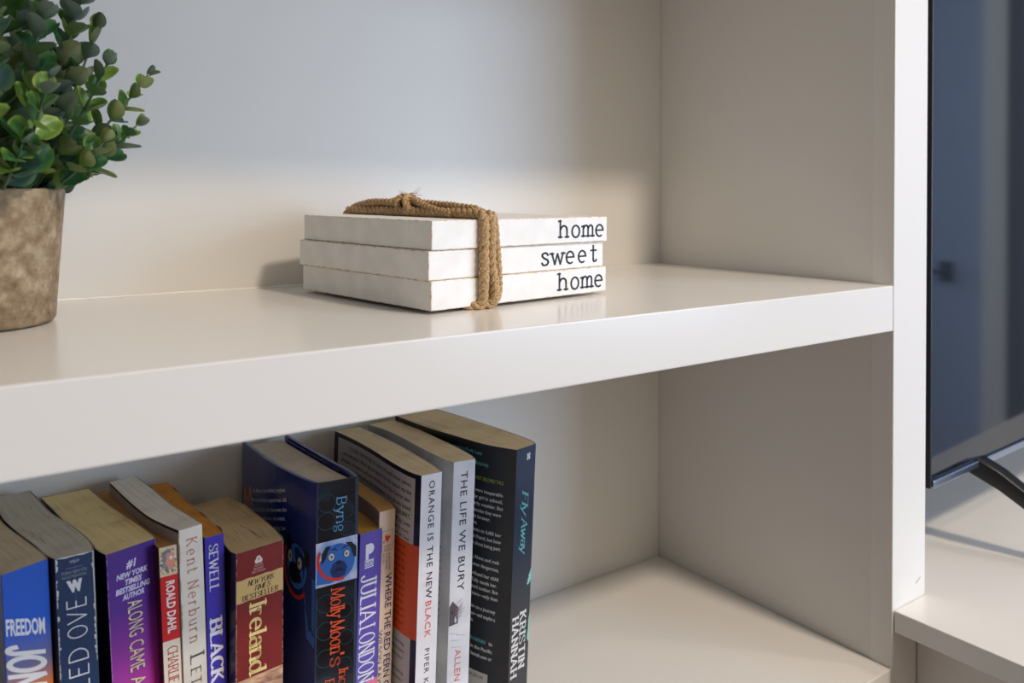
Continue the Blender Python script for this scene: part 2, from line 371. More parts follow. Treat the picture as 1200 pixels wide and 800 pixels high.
# ------------------------------------------------------------------ books
M['pulp'] = mat('cover_pulp', srgb(190, 184, 172), .8)
INK = {}
def ink(r, g, b, rough=0.45):
    k = (r, g, b)
    if k not in INK: INK[k] = mat('ink_%d_%d_%d' % k, srgb(r, g, b), rough)
    return INK[k]
def cover_mat(name, rgb, rough=0.32, wear=0.5, coat=0.0):
    c = srgb(*rgb); c2 = tuple(min(1, x * 1.10 + 0.004) for x in c)
    m = mat(name, c, rough, coat=coat)
    return noise_color(m, c, c2, 60, detail=5, bump=0.10, bdist=0.0004)
def page_mat(name, rgb, dark=0.86):
    c = srgb(*rgb); m = mat(name, c, 0.85, 0.2)
    tc = N(m, 'ShaderNodeTexCoord'); mp = N(m, 'ShaderNodeMapping'); mp.inputs['Scale'].default_value = (70, 1.2, 1)
    L(m, tc.outputs['UV'], mp.inputs['Vector'])
    nz = N(m, 'ShaderNodeTexNoise'); nz.inputs['Scale'].default_value = 1.0; nz.inputs['Detail'].default_value = 5; L(m, mp.outputs[0], nz.inputs['Vector'])
    nz2 = N(m, 'ShaderNodeTexNoise'); nz2.inputs['Scale'].default_value = 35; nz2.inputs['Detail'].default_value = 4; L(m, tc.outputs['Object'], nz2.inputs['Vector'])
    ad = N(m, 'ShaderNodeMath', operation='ADD'); L(m, nz.outputs['Fac'], ad.inputs[0]); L(m, nz2.outputs['Fac'], ad.inputs[1])
    cr = N(m, 'ShaderNodeValToRGB'); cr.color_ramp.elements[0].position = 0.75; cr.color_ramp.elements[1].position = 1.2
    cr.color_ramp.elements[0].color = (*[x * dark for x in c], 1); cr.color_ramp.elements[1].color = (*[min(.95, x * 1.25) for x in c], 1)
    L(m, ad.outputs[0], cr.inputs['Fac']); L(m, cr.outputs[0], bsdf(m).inputs['Base Color'])
    bp = N(m, 'ShaderNodeBump'); bp.inputs['Strength'].default_value = 0.5; bp.inputs['Distance'].default_value = 0.0003
    L(m, nz.outputs['Fac'], bp.inputs['Height']); L(m, bp.outputs[0], bsdf(m).inputs['Normal'])
    return m
def grad_mat(name, stops, z_top, length, rough=0.32, noise=0.0):
    """printed colour gradient running down the spine (height above the shelf)"""
    m = mat(name, (0, 0, 0), rough)
    tc = N(m, 'ShaderNodeTexCoord'); sp = N(m, 'ShaderNodeSeparateXYZ'); L(m, tc.outputs['Object'], sp.inputs[0])
    mr = N(m, 'ShaderNodeMapRange'); mr.inputs['From Min'].default_value = z_top; mr.inputs['From Max'].default_value = z_top - length
    nz = N(m, 'ShaderNodeTexNoise'); nz.inputs['Scale'].default_value = 60; L(m, tc.outputs['Object'], nz.inputs['Vector'])
    ma = N(m, 'ShaderNodeMath', operation='MULTIPLY_ADD'); ma.inputs[1].default_value = noise; L(m, nz.outputs['Fac'], ma.inputs[0]); L(m, sp.outputs['Z'], ma.inputs[2])
    L(m, ma.outputs[0], mr.inputs['Value'])
    cr = N(m, 'ShaderNodeValToRGB'); e = cr.color_ramp.elements
    while len(e) < len(stops): e.new(0.5)
    for i, (p, c) in enumerate(stops): e[i].position = p; e[i].color = (*srgb(*c), 1)
    L(m, mr.outputs[0], cr.inputs['Fac']); L(m, cr.outputs[0], bsdf(m).inputs['Base Color'])
    return m

def resample(P, n):
    P = [Vector((p[0], p[1])) for p in P]
    Lc = [0]
    for a, b in zip(P, P[1:]): Lc.append(Lc[-1] + (b - a).length)
    out = []
    for i in range(n):
        t = Lc[-1] * i / (n - 1); k = 0
        while k < len(P) - 2 and Lc[k + 1] < t: k += 1
        out.append(P[k].lerp(P[k + 1], (t - Lc[k]) / (Lc[k + 1] - Lc[k] or 1)))
    return out
def slits(b, segs, rgb=(58, 50, 42)):
    # dark gaps where the pages have spread: narrow slivers along the top of the page block, plan coordinates in mm
    vs, fs = [], []
    for x0, y0, x1, y1, wd in segs:
        k = len(vs)
        for (x, y) in ((x0, y0), ((x0 + x1) / 2 + wd / 2, (y0 + y1) / 2), (x1, y1), ((x0 + x1) / 2 - wd / 2, (y0 + y1) / 2)): vs.append(b.loc((x / 1000, y / 1000), b.h + 0.00012))
        fs.append((k, k + 1, k + 2, k + 3))
    mesh_obj('page_gap', vs, fs, ink(*rgb), b.pages)
class Book:
    """plan curves lc / rc in metres from spine to fore-edge, height h, lean k (x shift per metre down)"""
    def __init__(b, label, h, lc, rc, k, mats, thick=0.00028, bulge=0.0005, pages_down=0.0001, inset=0.0, cover_over=0, fcurl=0.0, lift=0.0003):
        bulge = 0.00004; b.h, b.k, b.bulge = h, k, bulge; b.z0 = -GAP + lift
        sm = lambda P: [(p[0] / 1000, p[1] / 1000) for p in catmull(P, 5)] if len(P) > 2 else [(p[0] / 1000, p[1] / 1000) for p in P]
        NN = 20
        b.lc = resample(sm(lc), NN); b.rc = resample(sm(rc), NN)
        l0, r0 = b.lc[0], b.rc[0]
        b.base = Vector((((l0 + r0) / 2).x, ((l0 + r0) / 2).y + 0.05, b.z0))
        b.w = (r0 - l0).length
        b.root = empty('hardback_book' if inset else 'paperback_book', b.base)
        tag(b.root, label, 'book', 'books standing in a row on the lower shelf')
        # spine strip
        ns = 8
        def sp(t):
            p = l0.lerp(r0, t); nv = Vector((-(r0 - l0).y, (r0 - l0).x)).normalized() * -1
            return p + nv * bulge * 4 * t * (1 - t)
        b.sp = sp
        outer = [sp(i / ns) for i in range(ns + 1)]
        b.spine = b.strip('spine', outer, mats['spine'], thick if not inset else 0.0012, Vector((0, 1)))
        b.left = b.strip('back_cover', b.lc, mats['left'], thick if not inset else 0.0022, Vector((1, 0)))
        rc2 = list(b.rc)
        b.right = b.strip('front_cover', rc2, mats['right'], thick if not inset else 0.0022, Vector((-1, 0)), curl=fcurl)
        # page block
        th = (thick if not inset else 0.0022) + 0.0002
        nx = 10; vs, fs, uv = [], [], []
        L2, R2 = [], []
        for i in range(NN):
            f = i / (NN - 1) * (1.0 if not inset else 0.97)
            a, c_ = b.lc[i], b.rc[i]; dv = (c_ - a).normalized()
            yo = Vector((0, 0.0006 if not inset else 0.0016)) if i == 0 else Vector((0, 0))
            L2.append(a + dv * (th + inset * min(1, i / 4)) + yo); R2.append(c_ - dv * (th + inset * min(1, i / 4)) + yo)
        NP = NN - (0 if cover_over == 0 else 1)
        for zz in (h - pages_down, 0.0005 + inset):
            for i in range(NP):
                for j in range(nx + 1):
                    p = L2[i].lerp(R2[i], j / nx); dz = 0.00012 * math.sin(j * 2.3 + i * 0.4) if zz > 0.05 else 0
                    vs.append(b.loc(p, zz + dz)); uv.append((j / nx, i / NP * 2))
        W1 = nx + 1; off = NP * W1
        for i in range(NP - 1):
            for j in range(nx):
                a = i * W1 + j; fs.append((a, a + 1, a + 1 + W1, a + W1)); a += off; fs.append((a, a + W1, a + 1 + W1, a + 1))
        for i in range(NP - 1):
            for j in (0, nx):
                a = i * W1 + j; fs.append((a, a + W1, a + W1 + off, a + off))
        for j in range(nx):
            for i in (0, NP - 1):
                a = i * W1 + j; fs.append((a, a + 1, a + 1 + off, a + off))
        b.pages = mesh_obj('page_block', vs, fs, mats['pages'], b.root, False, uv)
    def loc(b, p, z, dx=0.0):
        """plan point + height above the shelf -> root-local coordinates"""
        return Vector((p[0] + b.k * (b.h - z) + dx - b.base.x, p[1] - b.base.y, z))
    def strip(b, name, P, m, thick, inward, curl=0.0):
        vs, fs = [], []; n = len(P); nz = 6
        for i in range(n):
            t = (P[min(i + 1, n - 1)] - P[max(i - 1, 0)]).normalized(); nv = Vector((-t.y, t.x))
            if nv.dot(inward) < 0: nv = -nv
            for q in (P[i], P[i] + nv * thick):
                for j in range(nz + 1):
                    z = b.h * j / nz; dz = 0
                    if j == nz: dz = curl * math.sin(i * 1.3) * 0.3
                    vs.append(b.loc(q, z + dz))
        W1 = nz + 1
        for i in range(n - 1):
            o1 = i * 2 * W1; o2 = o1 + 2 * W1
            for j in range(nz):
                fs.append((o1 + j, o2 + j, o2 + j + 1, o1 + j + 1)); fs.append((o1 + W1 + j, o1 + W1 + j + 1, o2 + W1 + j + 1, o2 + W1 + j))
            fs.append((o1 + nz, o2 + nz, o2 + W1 + nz, o1 + W1 + nz)); fs.append((o1, o1 + W1, o2 + W1, o2))
        for o1 in (0, (n - 1) * 2 * W1):
            for j in range(nz): fs.append((o1 + j, o1 + j + 1, o1 + W1 + j + 1, o1 + W1 + j))
        o = mesh_obj(name, vs, fs, m, b.root, True)
        if thick < .001:      # raw paper shows along the cut edge of a paperback cover
            o.data.materials.append(M['pulp'])
            for p in o.data.polygons:
                if all(abs(o.data.vertices[v].co.z - b.h) < .0015 for v in p.vertices) and abs(p.normal.z) > .8: p.material_index = 1
        e = o.modifiers.new('split', 'EDGE_SPLIT'); e.split_angle = 0.7
        return o
    def P(b, face, s, drop, off):
        """surface point s mm from the edge, drop mm below the top, off mm proud"""
        s /= 1000; off /= 1000; z = b.h - drop / 1000
        if face == 'spine':
            t = min(1.0, max(0.0, s / b.w)); p = b.sp(t); d_ = (b.rc[0] - b.lc[0]).normalized(); p = p + Vector((d_.y, -d_.x)) * off
            return b.loc(p, z)
        crv = b.lc; acc = 0
        for i in range(len(crv) - 1):
            l = (crv[i + 1] - crv[i]).length
            if acc + l >= s or i == len(crv) - 2:
                d_ = (crv[i + 1] - crv[i]).normalized(); nv = Vector((-d_.y, d_.x))
                if nv.x > 0: nv = -nv
                return b.loc(crv[i].lerp(crv[i + 1], (s - acc) / l) + nv * off, z)
            acc += l
    def parent_for(b, face): return b.spine if face == 'spine' else b.left
    def rect(b, name, face, s0, s1, d0, d1, m, off=0.07, ns=1, label=None):
        vs, fs = [], []; ss = {s0, s1}
        if face == 'spine': ss |= {s0 + (s1 - s0) * i / 8 for i in range(9)}
        else:
            acc = 0
            for i in range(len(b.lc) - 1):
                acc += (b.lc[i + 1] - b.lc[i]).length * 1000
                if s0 < acc < s1: ss.add(acc)
        for i, s in enumerate(sorted(ss)):
            da = d0(s) if callable(d0) else d0; db = d1(s) if callable(d1) else d1
            vs += [b.P(face, s, da, off), b.P(face, s, db, off)]
            if i: k = 2 * i; fs.append((k - 2, k - 1, k + 1, k))
        o = mesh_obj(name, vs, fs, m, b.parent_for(face))
        if label: o['label'] = label
        return o
    def poly(b, name, face, polys, m, off=0.12, label=None):
        vs, fs = [], []
        for pl in polys:
            k = len(vs); vs += [b.P(face, s, d_, off) for s, d_ in pl]; fs.append(tuple(range(k, len(vs))))
        o = mesh_obj(name, vs, fs, m, b.parent_for(face))
        if label: o['label'] = label
        return o
    def ell(b, name, face, items, m, off=0.12, n=18, label=None):
        return b.poly(name, face, [[(cs + rs * math.cos(2 * PI * i / n + 0), cd + rd * math.sin(2 * PI * i / n)) for i in range(n)] for cs, cd, rs, rd in items], m, off, label)
    def text(b, name, face, pw, mode, start, base, height, length, m, off=0.16, tilt=0.0, align='l', skew=0.0):
        polys, wd = pw; su = length / wd if length else height
        out = []
        for pl in polys:
            q = []
            for (u, v) in pl:
                u, v = u * su, v * height
                if align == 'r': u -= wd * su
                if tilt: u, v = u * math.cos(tilt) - v * math.sin(tilt), u * math.sin(tilt) + v * math.cos(tilt)
                if mode == 'cw': q.append((base + v, start + u))
                elif mode == 'ccw': q.append((base - v, start - u))
                elif mode == '180': q.append((start - u, base + v))
                elif face == 'spine': q.append((start + u, base - v))
                else: q.append((start - u, base - v))
            out.append([(a_, d_ + skew * a_) for a_, d_ in q])
        return b.poly(name, face, out, m, off)

ST, FT = stroke_text, font_text
def back(C_, y, x):  # extend a curve to the fore-edge
    return list(C_) + [(x, y)]
PG = {}
for nm, rgb in (('grey', (184, 180, 164)), ('straw', (228, 206, 150)), ('brown', (176, 130, 76)), ('pale', (226, 218, 204)), ('orange', (200, 134, 56)),
                ('tan', (204, 176, 130)), ('cream', (208, 194, 174)), ('ochre', (212, 160, 72)), ('honey', (222, 176, 104)), ('sand', (232, 206, 164)), ('dust', (188, 174, 146))):
    PG[nm] = page_mat('pages_' + nm, rgb)

# 1 blue to orange paperback at the left edge
b = Book('blue to orange paperback with a yellowed page block, leftmost in the row', .198,
         [(-630, -145), (-633, -122), (-638, -95), (-642, -60), (-645, -16)], [(-607.5, -136.4), (-608.3, -128), (-611.8, -113), (-616.3, -94), (-619.7, -80), (-623.4, -58), (-625, -14)], .045,
         dict(spine=grad_mat('spine_sunset', [(0, (20, 84, 190)), (0.30, (20, 90, 200)), (0.52, (110, 110, 150)), (0.66, (214, 120, 60)), (1, (224, 96, 30))], .198, .095, noise=0.006),
              left=cover_mat('cover_navy', (16, 44, 92)), right=cover_mat('cover_orange', (196, 96, 40)), pages=PG['dust']))
b.text('lettering', 'spine', FT('FREEDOM', 0.03), 'h', 1.4, 31.6, 8.8, 19.6, ink(225, 228, 232), skew=.36)
b.text('title', 'spine', ST('JONATHAN', .24, .17, gap=.22), 'cw', 37.8, 2.2, 17.5, 64, ink(236, 232, 228), skew=.36)
b.rect('dark_blue_edge', 'spine', 0.0, 0.7, 0, 197, ink(20, 50, 120), 0.05)  # darker blue of the left cover showing along the spine edge

# 2 navy paperback with worn white edges
b = Book('navy paperback with worn white spine edges and grey page block', .198,
         [(-604.6, -139.6), (-607.6, -131), (-611.0, -113), (-615.3, -94.6), (-618.3, -80), (-622.4, -54), (-624, -15)],
         [(-585.3, -138.8), (-584.5, -128.4), (-585.8, -114.6), (-590.8, -88.3), (-596.6, -66), (-600.1, -36), (-602.7, -13)], .042,
         dict(spine=cover_mat('spine_navy', (18, 48, 88), 0.5), left=cover_mat('cover_dark_navy', (12, 22, 40), 0.5), right=cover_mat('cover_navy2', (14, 30, 60), 0.5), pages=PG['grey']), bulge=0.0008)
wv = ink(206, 208, 208, 0.8)
def worn(b, s_edge, sign, d0, d1, step, wmax):
    pts = []; d_ = d0
    random.seed(int(s_edge * 10) + 3)
    while d_ < d1:
        l = random.uniform(step * 0.5, step * 1.6); ww = random.uniform(0.25, wmax)
        if random.random() < 0.8:
            pts.append([(s_edge, d_), (s_edge + sign * ww, d_ + l * 0.2), (s_edge + sign * ww * random.uniform(.4, 1), d_ + l * 0.8), (s_edge, d_ + l)])
        d_ += l * 0.95
    return pts
b.poly('worn_edge', 'spine', worn(b, 0.25, 1, 0.3, 62, 3.0, 1.3) + worn(b, 18.95, -1, 0.3, 62, 3.4, 1.3) + [[(0.2, 0.15), (5, 0.9), (10, 0.5), (14, 0.9), (19, 0.15), (19, 0.05), (0.2, 0.05)]] + [[(18.4, 0.2), (19.1, 0.2), (19.1, 40), (18.7, 40)]], wv, 0.10)
tn = dict(thick=.075, thin=.065)
b.text('title', 'spine', ST('OVE', gap=.26, **tn), 'ccw', 45.8, 14.3, 9.4, 21.4, ink(222, 226, 230))
b.text('title', 'spine', ST('A MAN CALLED', gap=.26, space=.45, **tn), 'ccw', 150, 14.3, 9.4, 98, ink(222, 226, 230))
b.text('logo', 'spine', FT('W', 0.09, -0.15), 'h', 5.0, 19.6, 5.8, 7.8, ink(215, 218, 222))
b.text('lettering', 'spine', FT('WASHINGTON'), '180', 15.2, 10.6, 1.7, 12.0, ink(140, 150, 165)); b.text('lettering', 'spine', FT('SQUARE PRESS'), '180', 15.4, 8.2, 1.7, 12.6, ink(140, 150, 165))
b.rect('lettering', 'spine', 5.0, 13.6, 6.6, 6.85, ink(120, 130, 150)); b.text('lettering', 'spine', FT('ATRIA'), '180', 11.8, 2.6, 1.5, 4.8, ink(200, 205, 210))
b.rect('crease', 'spine', 9.4, 9.55, 1, 44, ink(96, 116, 144), 0.06)

slits(b, [(-607.7, -99, -605.6, -117, .5), (-607.2, -43, -605.4, -53, .35), (-599.4, -69, -598.7, -74, .3), (-596.2, -66, -592.6, -84, .6), (-611, -88, -609, -100, .3)], (50, 46, 42))
# 3 wide purple paperback
b = Book('wide purple to magenta paperback with cream lettering and straw page block', .190,
         [(-577.6, -129.7), (-580.8, -118.6), (-581.6, -103.6), (-588.6, -66), (-592.5, -35), (-596.0, -8)],
         [(-549.0, -121.3), (-549.8, -108.8), (-556.7, -72), (-561.1, -48), (-564.6, -20), (-566.1, -7)], .05,
         dict(spine=grad_mat('spine_purple', [(0, (70, 34, 132)), (0.35, (84, 34, 140)), (0.7, (150, 44, 152)), (1, (190, 50, 150))], .190, .092, noise=0.004),
              left=cover_mat('cover_plum', (26, 14, 44)), right=cover_mat('cover_magenta', (150, 40, 120)), pages=PG['straw']), bulge=0.0007)
wh = ink(214, 208, 232); cr_ = ink(222, 206, 170)
for t, s0, ln, bs in (('#1', 11.2, 6.0, 11.6), ('NEW YORK', 5.2, 18.8, 16.8), ('TIMES', 10.0, 10.2, 21.0), ('BESTSELLING', 4.4, 20.6, 25.2), ('AUTHOR', 8.2, 13.0, 29.4)):
    b.text('lettering', 'spine', FT(t, 0.035, 0.2), 'h', s0, bs, 4.6 if t == '#1' else 3.2, ln, wh)
for col, dx, oo in ((ink(60, 20, 70), 0.35, 0.14), (cr_, 0, 0.2)):
    b.text('title', 'spine', FT('ALONG', 0.0), 'cw', 31.4 + dx, 11.0 - dx, 9.3, 20.8, col, oo)
    b.text('title', 'spine', FT('CAME', 0.0), 'cw', 55.2 + dx, 10.8 - dx, 9.3, 17.6, col, oo)
    b.text('title', 'spine', FT('A SPIDER', 0.0), 'cw', 76.2 + dx, 10.8 - dx, 9.3, 36, col, oo)
b.poly('worn_edge', 'spine', worn(b, 0.1, 1, 0.3, 90, 2.0, 0.4) + worn(b, 29.7, -1, 0.3, 90, 4.0, 0.3), ink(180, 160, 190), 0.09)

# 4 thin red and white paperback
b = Book('thin red and cream paperback with white capitals and a small sketch at the top', .187,
         [(-549.3, -130.2), (-550.5, -119), (-557.4, -72), (-563.4, -40), (-564.6, -12)], [(-539.3, -129.7), (-540.6, -118.8), (-547.4, -72), (-553.4, -40), (-554.5, -10)], .045,
         dict(spine=cover_mat('spine_cream', (226, 214, 196)), left=cover_mat('cover_maroon', (70, 14, 16)), right=cover_mat('cover_cream', (210, 190, 160)), pages=PG['brown']), bulge=0.0004)
b.rect('red_band', 'spine', 0, 10, 17.4, 56, ink(206, 26, 28)); b.rect('sketch_panel', 'spine', 0, 10, 0.3, 17.4, ink(222, 200, 158))
random.seed(11)
sk = []
for i in range(26):
    a = random.uniform(0, 2 * PI); rr = random.uniform(3.2, 4.8); cs, cd = 5 + rr * math.cos(a) * 0.95, 8.5 + rr * 1.5 * math.sin(a)
    cs = min(9.6, max(0.3, cs)); a2 = a + random.uniform(-.6, .6)
    ex, ey = min(9.8, max(0.1, cs + 1.6 * math.cos(a2))), cd + 1.6 * math.sin(a2); sk.append([(cs, cd), (ex, ey), (ex + .1, ey + .35), (cs + .1, cd + .4)])
random.seed(4); b.poly('sketch', 'spine', [[(x, y), (x + random.uniform(.8, 2.4), y + random.uniform(-2.2, 1)), (x + random.uniform(1, 2), y + random.uniform(1, 2.8))] for x, y in [(random.uniform(.3, 3.2), random.uniform(3.5, 15)) for _ in range(26)] + [(random.uniform(2, 7), random.uniform(2, 3.4)) for _ in range(10)] + [(random.uniform(3, 7.4), random.uniform(13.6, 14.4)) for _ in range(6)]], ink(128, 130, 136), 0.10)
b.poly('sketch', 'spine', [[(4.4, 4.6), (8.2, 4.2), (9.2, 7), (9.9, 9.6), (8.8, 10.4), (8.6, 12.8), (6.2, 13.8), (4.2, 12), (3.6, 8)]], ink(218, 148, 126), 0.13); b.poly('sketch', 'spine', sk, ink(66, 68, 74), 0.16)
b.ell('sketch', 'spine', [(6.6, 7.0, 1.1, 1.2), (8.9, 6.8, .7, 1.0)], ink(226, 222, 214), 0.19)
b.text('author_name', 'spine', FT('ROALD DAHL', 0.03), 'cw', 20.6, 3.3, 4.9, 31, ink(238, 232, 226))
b.text('title', 'spine', ST('CHARLIE AND THE CHOCOLATE FACTORY', .12, .06, .08, gap=.14), 'cw', 59.8, 2.6, 5.6, 110, ink(176, 52, 44))

# 5 cream paperback with orange-brown letters
b = Book('cream paperback with widely spaced rust-coloured serif letters and a black cover edge', .195,
         [(-538.4, -130.8), (-543.6, -114.6), (-548.4, -95), (-552.4, -59), (-555.6, -17)], [(-524.0, -127.6), (-524.4, -124), (-526.4, -111), (-531.2, -84.4), (-534, -48.5), (-537.6, -13)], .040,
         dict(spine=noise_color(mat('spine_ivory', (.7, .6, .5), .55), srgb(214, 204, 188), srgb(232, 224, 210), 50), left=cover_mat('cover_grey', (156, 148, 140)), right=cover_mat('cover_ivory', (220, 208, 188)), pages=PG['pale']), bulge=0.0005)
vs = []
b.text('author_name', 'spine', ST('Kent Nerburn', .10, .05, .07, gap=.42, space=.5), 'cw', 6.6, 4.6, 6.6, 62.4, ink(186, 104, 74))
b.text('title', 'spine', ST('L', .12, .06, .08), 'cw', 77.4, 4.6, 8.6, 5.2, ink(70, 74, 66)); b.text('title', 'spine', ST('ETTERS', .12, .06, .08, gap=.3), 'cw', 85.4, 4.6, 6.2, 34, ink(70, 74, 66))
# black top edge of the back cover
o = b.rect('black_edge', 'left', 0, 112, -0.25, 1.5, ink(10, 9, 9), 0.07); b.poly('worn_edge', 'spine', worn(b, 0.15, 1, 0.2, 60, 6, 0.5), ink(150, 120, 90), 0.09)

# 6 royal blue paperback, cream flap
b = Book('royal blue paperback with white capitals, orange-brown page block and curled cream cover', .186,
         [(-522.6, -128.2), (-523.6, -110), (-525.6, -80), (-527.2, -45), (-528.2, -12)], [(-510.8, -127), (-509.9, -116), (-513.1, -80), (-514.7, -50), (-515.6, -12)], .030,
         dict(spine=cover_mat('spine_royal', (58, 46, 168)), left=cover_mat('cover_royal', (40, 32, 110)), right=cover_mat('cover_buff', (150, 124, 96)), pages=PG['orange']), fcurl=0.003, bulge=0.0004)
b.text('author_name', 'spine', ST('SEWELL', .17, .07, .09, gap=.2), 'cw', 5.2, 2.6, 5.4, 28.4, ink(222, 218, 232))
b.text('title', 'spine', ST('BLACK', .24, .09, .10, gap=.2), 'cw', 51.6, 2.2, 7.2, 37.6, ink(230, 226, 236)); b.text('title', 'spine', ST('BEAUTY', .24, .09, .10, gap=.2), 'cw', 96, 2.2, 7.2, 46, ink(230, 226, 236))

# 7 dark red paperback
b = Book('thick dark red paperback with a gold band and cream serif title', .175,
         [(-505.9, -136.2), (-507.8, -128), (-506.6, -100), (-507.4, -70), (-508, -39)], [(-474.8, -132.4), (-473.4, -126), (-473.0, -105.3), (-473.8, -85), (-475, -58.5), (-478.9, -36)], .002,
         dict(spine=cover_mat('spine_oxblood', (118, 22, 22)), left=cover_mat('cover_blackish', (18, 10, 10)), right=cover_mat('cover_tan', (150, 120, 84)), pages=PG['tan']), bulge=0.0012)
sl = lambda a: (lambda s: a + 0.3 * math.sin(s * .6))
b.rect('gold_band', 'spine', 0, 31.6, sl(17.2), sl(31.2), ink(206, 172, 108)); dk = ink(46, 30, 24)
b.text('lettering', 'spine', ST('NEW YORK', .16, .06, .05, .25, gap=.14), 'h', 7.6, 21.9, 3.0, 17, dk); b.text('lettering', 'spine', ST('TIMES', .16, .06, .05, .25, gap=.14), 'h', 11.4, 26.0, 3.0, 10.6, dk)
b.text('lettering', 'spine', ST('BESTSELLER', .16, .06, .05, gap=.14), 'h', 4.2, 30.4, 3.1, 23.6, dk)
b.ell('logo', 'spine', [(14.6, 6.6, 1.7, 1.7), (13.6, 8.1, 1.5, 1.5), (15.7, 8.1, 1.5, 1.5)], ink(226, 208, 200)); b.poly('logo', 'spine', [[(14.2, 7.4), (14.8, 5.8), (15.2, 7.4)]], ink(118, 22, 22), .15)
for i, (t, l) in enumerate((('AVON', 5.4), ('BOOKS', 6.2), ('FICTION', 8.4))): b.text('lettering', 'spine', FT(t), 'h', 14.6 - l / 2, 11.4 + i * 1.9, 1.45, l, ink(214, 180, 170))
b.text('title', 'spine', ST('Ireland', .17, .07, .09, gap=.16), 'cw', 34.4, 9.0, 10.8, 42.0, ink(232, 206, 134))
b.rect('photo_print', 'spine', 0, 31.6, 79, 174, noise_color(mat('print_dusk', (.5, .3, .2), .4), srgb(120, 74, 58), srgb(222, 176, 142), 90, stretch=(1, 1, 3)), .07)
b.poly('crease', 'spine', [[(13.0, 0.1), (17.2, 0.1), (16.6, 1.0), (15.6, 1.9), (15.0, 5), (14.9, 1.6)]], ink(92, 16, 18), .08)
b.poly('worn_edge', 'spine', worn(b, 0.1, 1, 0.3, 90, 2.2, 0.6) + worn(b, 31.4, -1, 0.3, 90, 3.0, 0.5), ink(190, 150, 130), 0.09)

slits(b, [(-487.8, -100, -484.7, -124, .9), (-495.8, -99, -494.6, -108, .6), (-490, -90, -488, -104, .4)], (110, 80, 50))
# 8 dark blue hardback
jk = cover_mat('jacket_blue', (14, 38, 116), 0.18, coat=0.4)
b = Book('tall dark blue hardback in a glossy jacket with a blue dog on its spine', .206,
         [(-452.1, -131.3), (-456.2, -116), (-459.6, -92.6), (-461.4, -67), (-461.6, -43.8), (-461.8, -12)], [(-424.1, -134.9), (-422.6, -121.6), (-424.6, -88.4), (-426.0, -53.5), (-427.1, -14)], -.006,
         dict(spine=noise_color(mat('spine_foil', (.01, .01, .02), .14), (.003, .004, .008), (.010, .022, .038), 55, detail=3, lo=.45, hi=.7), left=jk, right=jk, pages=PG['cream']), thick=.0022, bulge=0.0010, pages_down=.0035, inset=.0022)
r_ = []
random.seed(5)
def ring(cs, cd, r0, r1, n=24, a0=0, a1=360, smin=0, smax=99):
    out = []
    for i in range(n):
        A, B = math.radians(a0 + (a1 - a0) * i / n), math.radians(a0 + (a1 - a0) * (i + 1) / n)
        q = [(cs + r * math.cos(t), cd + r * math.sin(t)) for r, t in ((r0, A), (r1, A), (r1, B), (r0, B))]
        if all(smin <= p[0] <= smax for p in q): out.append(q)
    return out
for i, cd in enumerate((14, 26, 80, 98, 116, 134, 152)):
    r_ += ring(7.0, cd, 5.6, 6.0, smin=.4, smax=27.5) + (ring(20 + (i % 2), cd + 7, 4.6, 4.9, smin=.4, smax=27.5))
b.poly('foil_ring', 'spine', r_, mat('foil_ring', (.016, .065, .085), .15), .05)
b.rect('jacket_edge', 'spine', 26.3, 28.2, 0.2, 205, mat('jacket_sheen', (.03, .05, .09), .12), .06); b.rect('jacket_edge', 'spine', 0, 1.2, 0.2, 205, mat('jacket_sheen2', (.02, .03, .07), .12), .06)
b.text('author_name', 'spine', ST('Byng', .085, .06, .06, gap=.2), 'cw', 11.4, 13.6, 6.6, 22.0, ink(110, 178, 226))
b.rect('picture_panel', 'spine', 0, 28.1, lambda s: 39.6 - .05 * s, lambda s: 68.8 - .05 * s, noise_color(mat('foil_silver', (.5, .5, .6), .2), srgb(130, 170, 220), srgb(206, 206, 226), 120, detail=2), .08)
dog, dogd, blk, col = ink(44, 104, 186), ink(18, 46, 104), ink(10, 14, 26), ink(214, 48, 30)
b.poly('dog_picture', 'spine', [[(1, 53), (5, 50), (14, 66), (10, 67.2), (0.6, 66.8)]], dog, .10)
b.ell('dog_picture', 'spine', [(14.8, 54.0, 11.6, 12.2)], dog, .12, 28)
b.poly('dog_picture', 'spine', [[(3.6, 54), (3.8, 47), (6.6, 42.6), (10, 42.4), (8.2, 46.2), (6.6, 51)], [(19.6, 42.0), (24, 42.4), (27.4, 46), (27.4, 53), (25.4, 52.4), (23.4, 46.2)]], blk, .14)
b.poly('dog_picture', 'spine', [[(9.5, 59.5), (11.5, 54.6), (15.2, 52.8), (19, 54.2), (21.4, 58.6), (19.6, 63.4), (15.4, 65), (11.2, 63.6)], [(9, 45.2), (12.8, 44.2), (14.6, 46.4), (12, 46)], [(16.8, 46.2), (19.4, 43.8), (22.4, 44.6), (19.6, 45.6)], [(12.4, 43.2), (17.6, 43), (17.6, 43.4), (12.4, 43.7)]], dogd, .16)
b.ell('dog_picture', 'spine', [(10.4, 50.0, 2.5, 2.8), (20.8, 49.6, 2.3, 2.8)], blk, .18, 20)
b.ell('dog_picture', 'spine', [(10.4, 50.0, 2.1, 2.4), (20.8, 49.6, 1.9, 2.4)], ink(188, 196, 196), .20, 20)
b.ell('dog_picture', 'spine', [(10.6, 50.0, .6, .8), (20.6, 49.6, .6, .8), (15.4, 54.6, 1.8, 1.0)], blk, .22, 14)
b.poly('dog_picture', 'spine', [[(11.4, 61.4), (13, 58.8), (15.4, 58), (18, 58.8), (19.6, 61.2), (18, 60.4), (15.4, 59.6), (13, 60.4)]], blk, .22)
b.poly('dog_collar', 'spine', ring(15.4, 51.5, 13.0, 15.0, 30, 75, 205, .3, 28), col, .20)
om = ink(226, 82, 38)
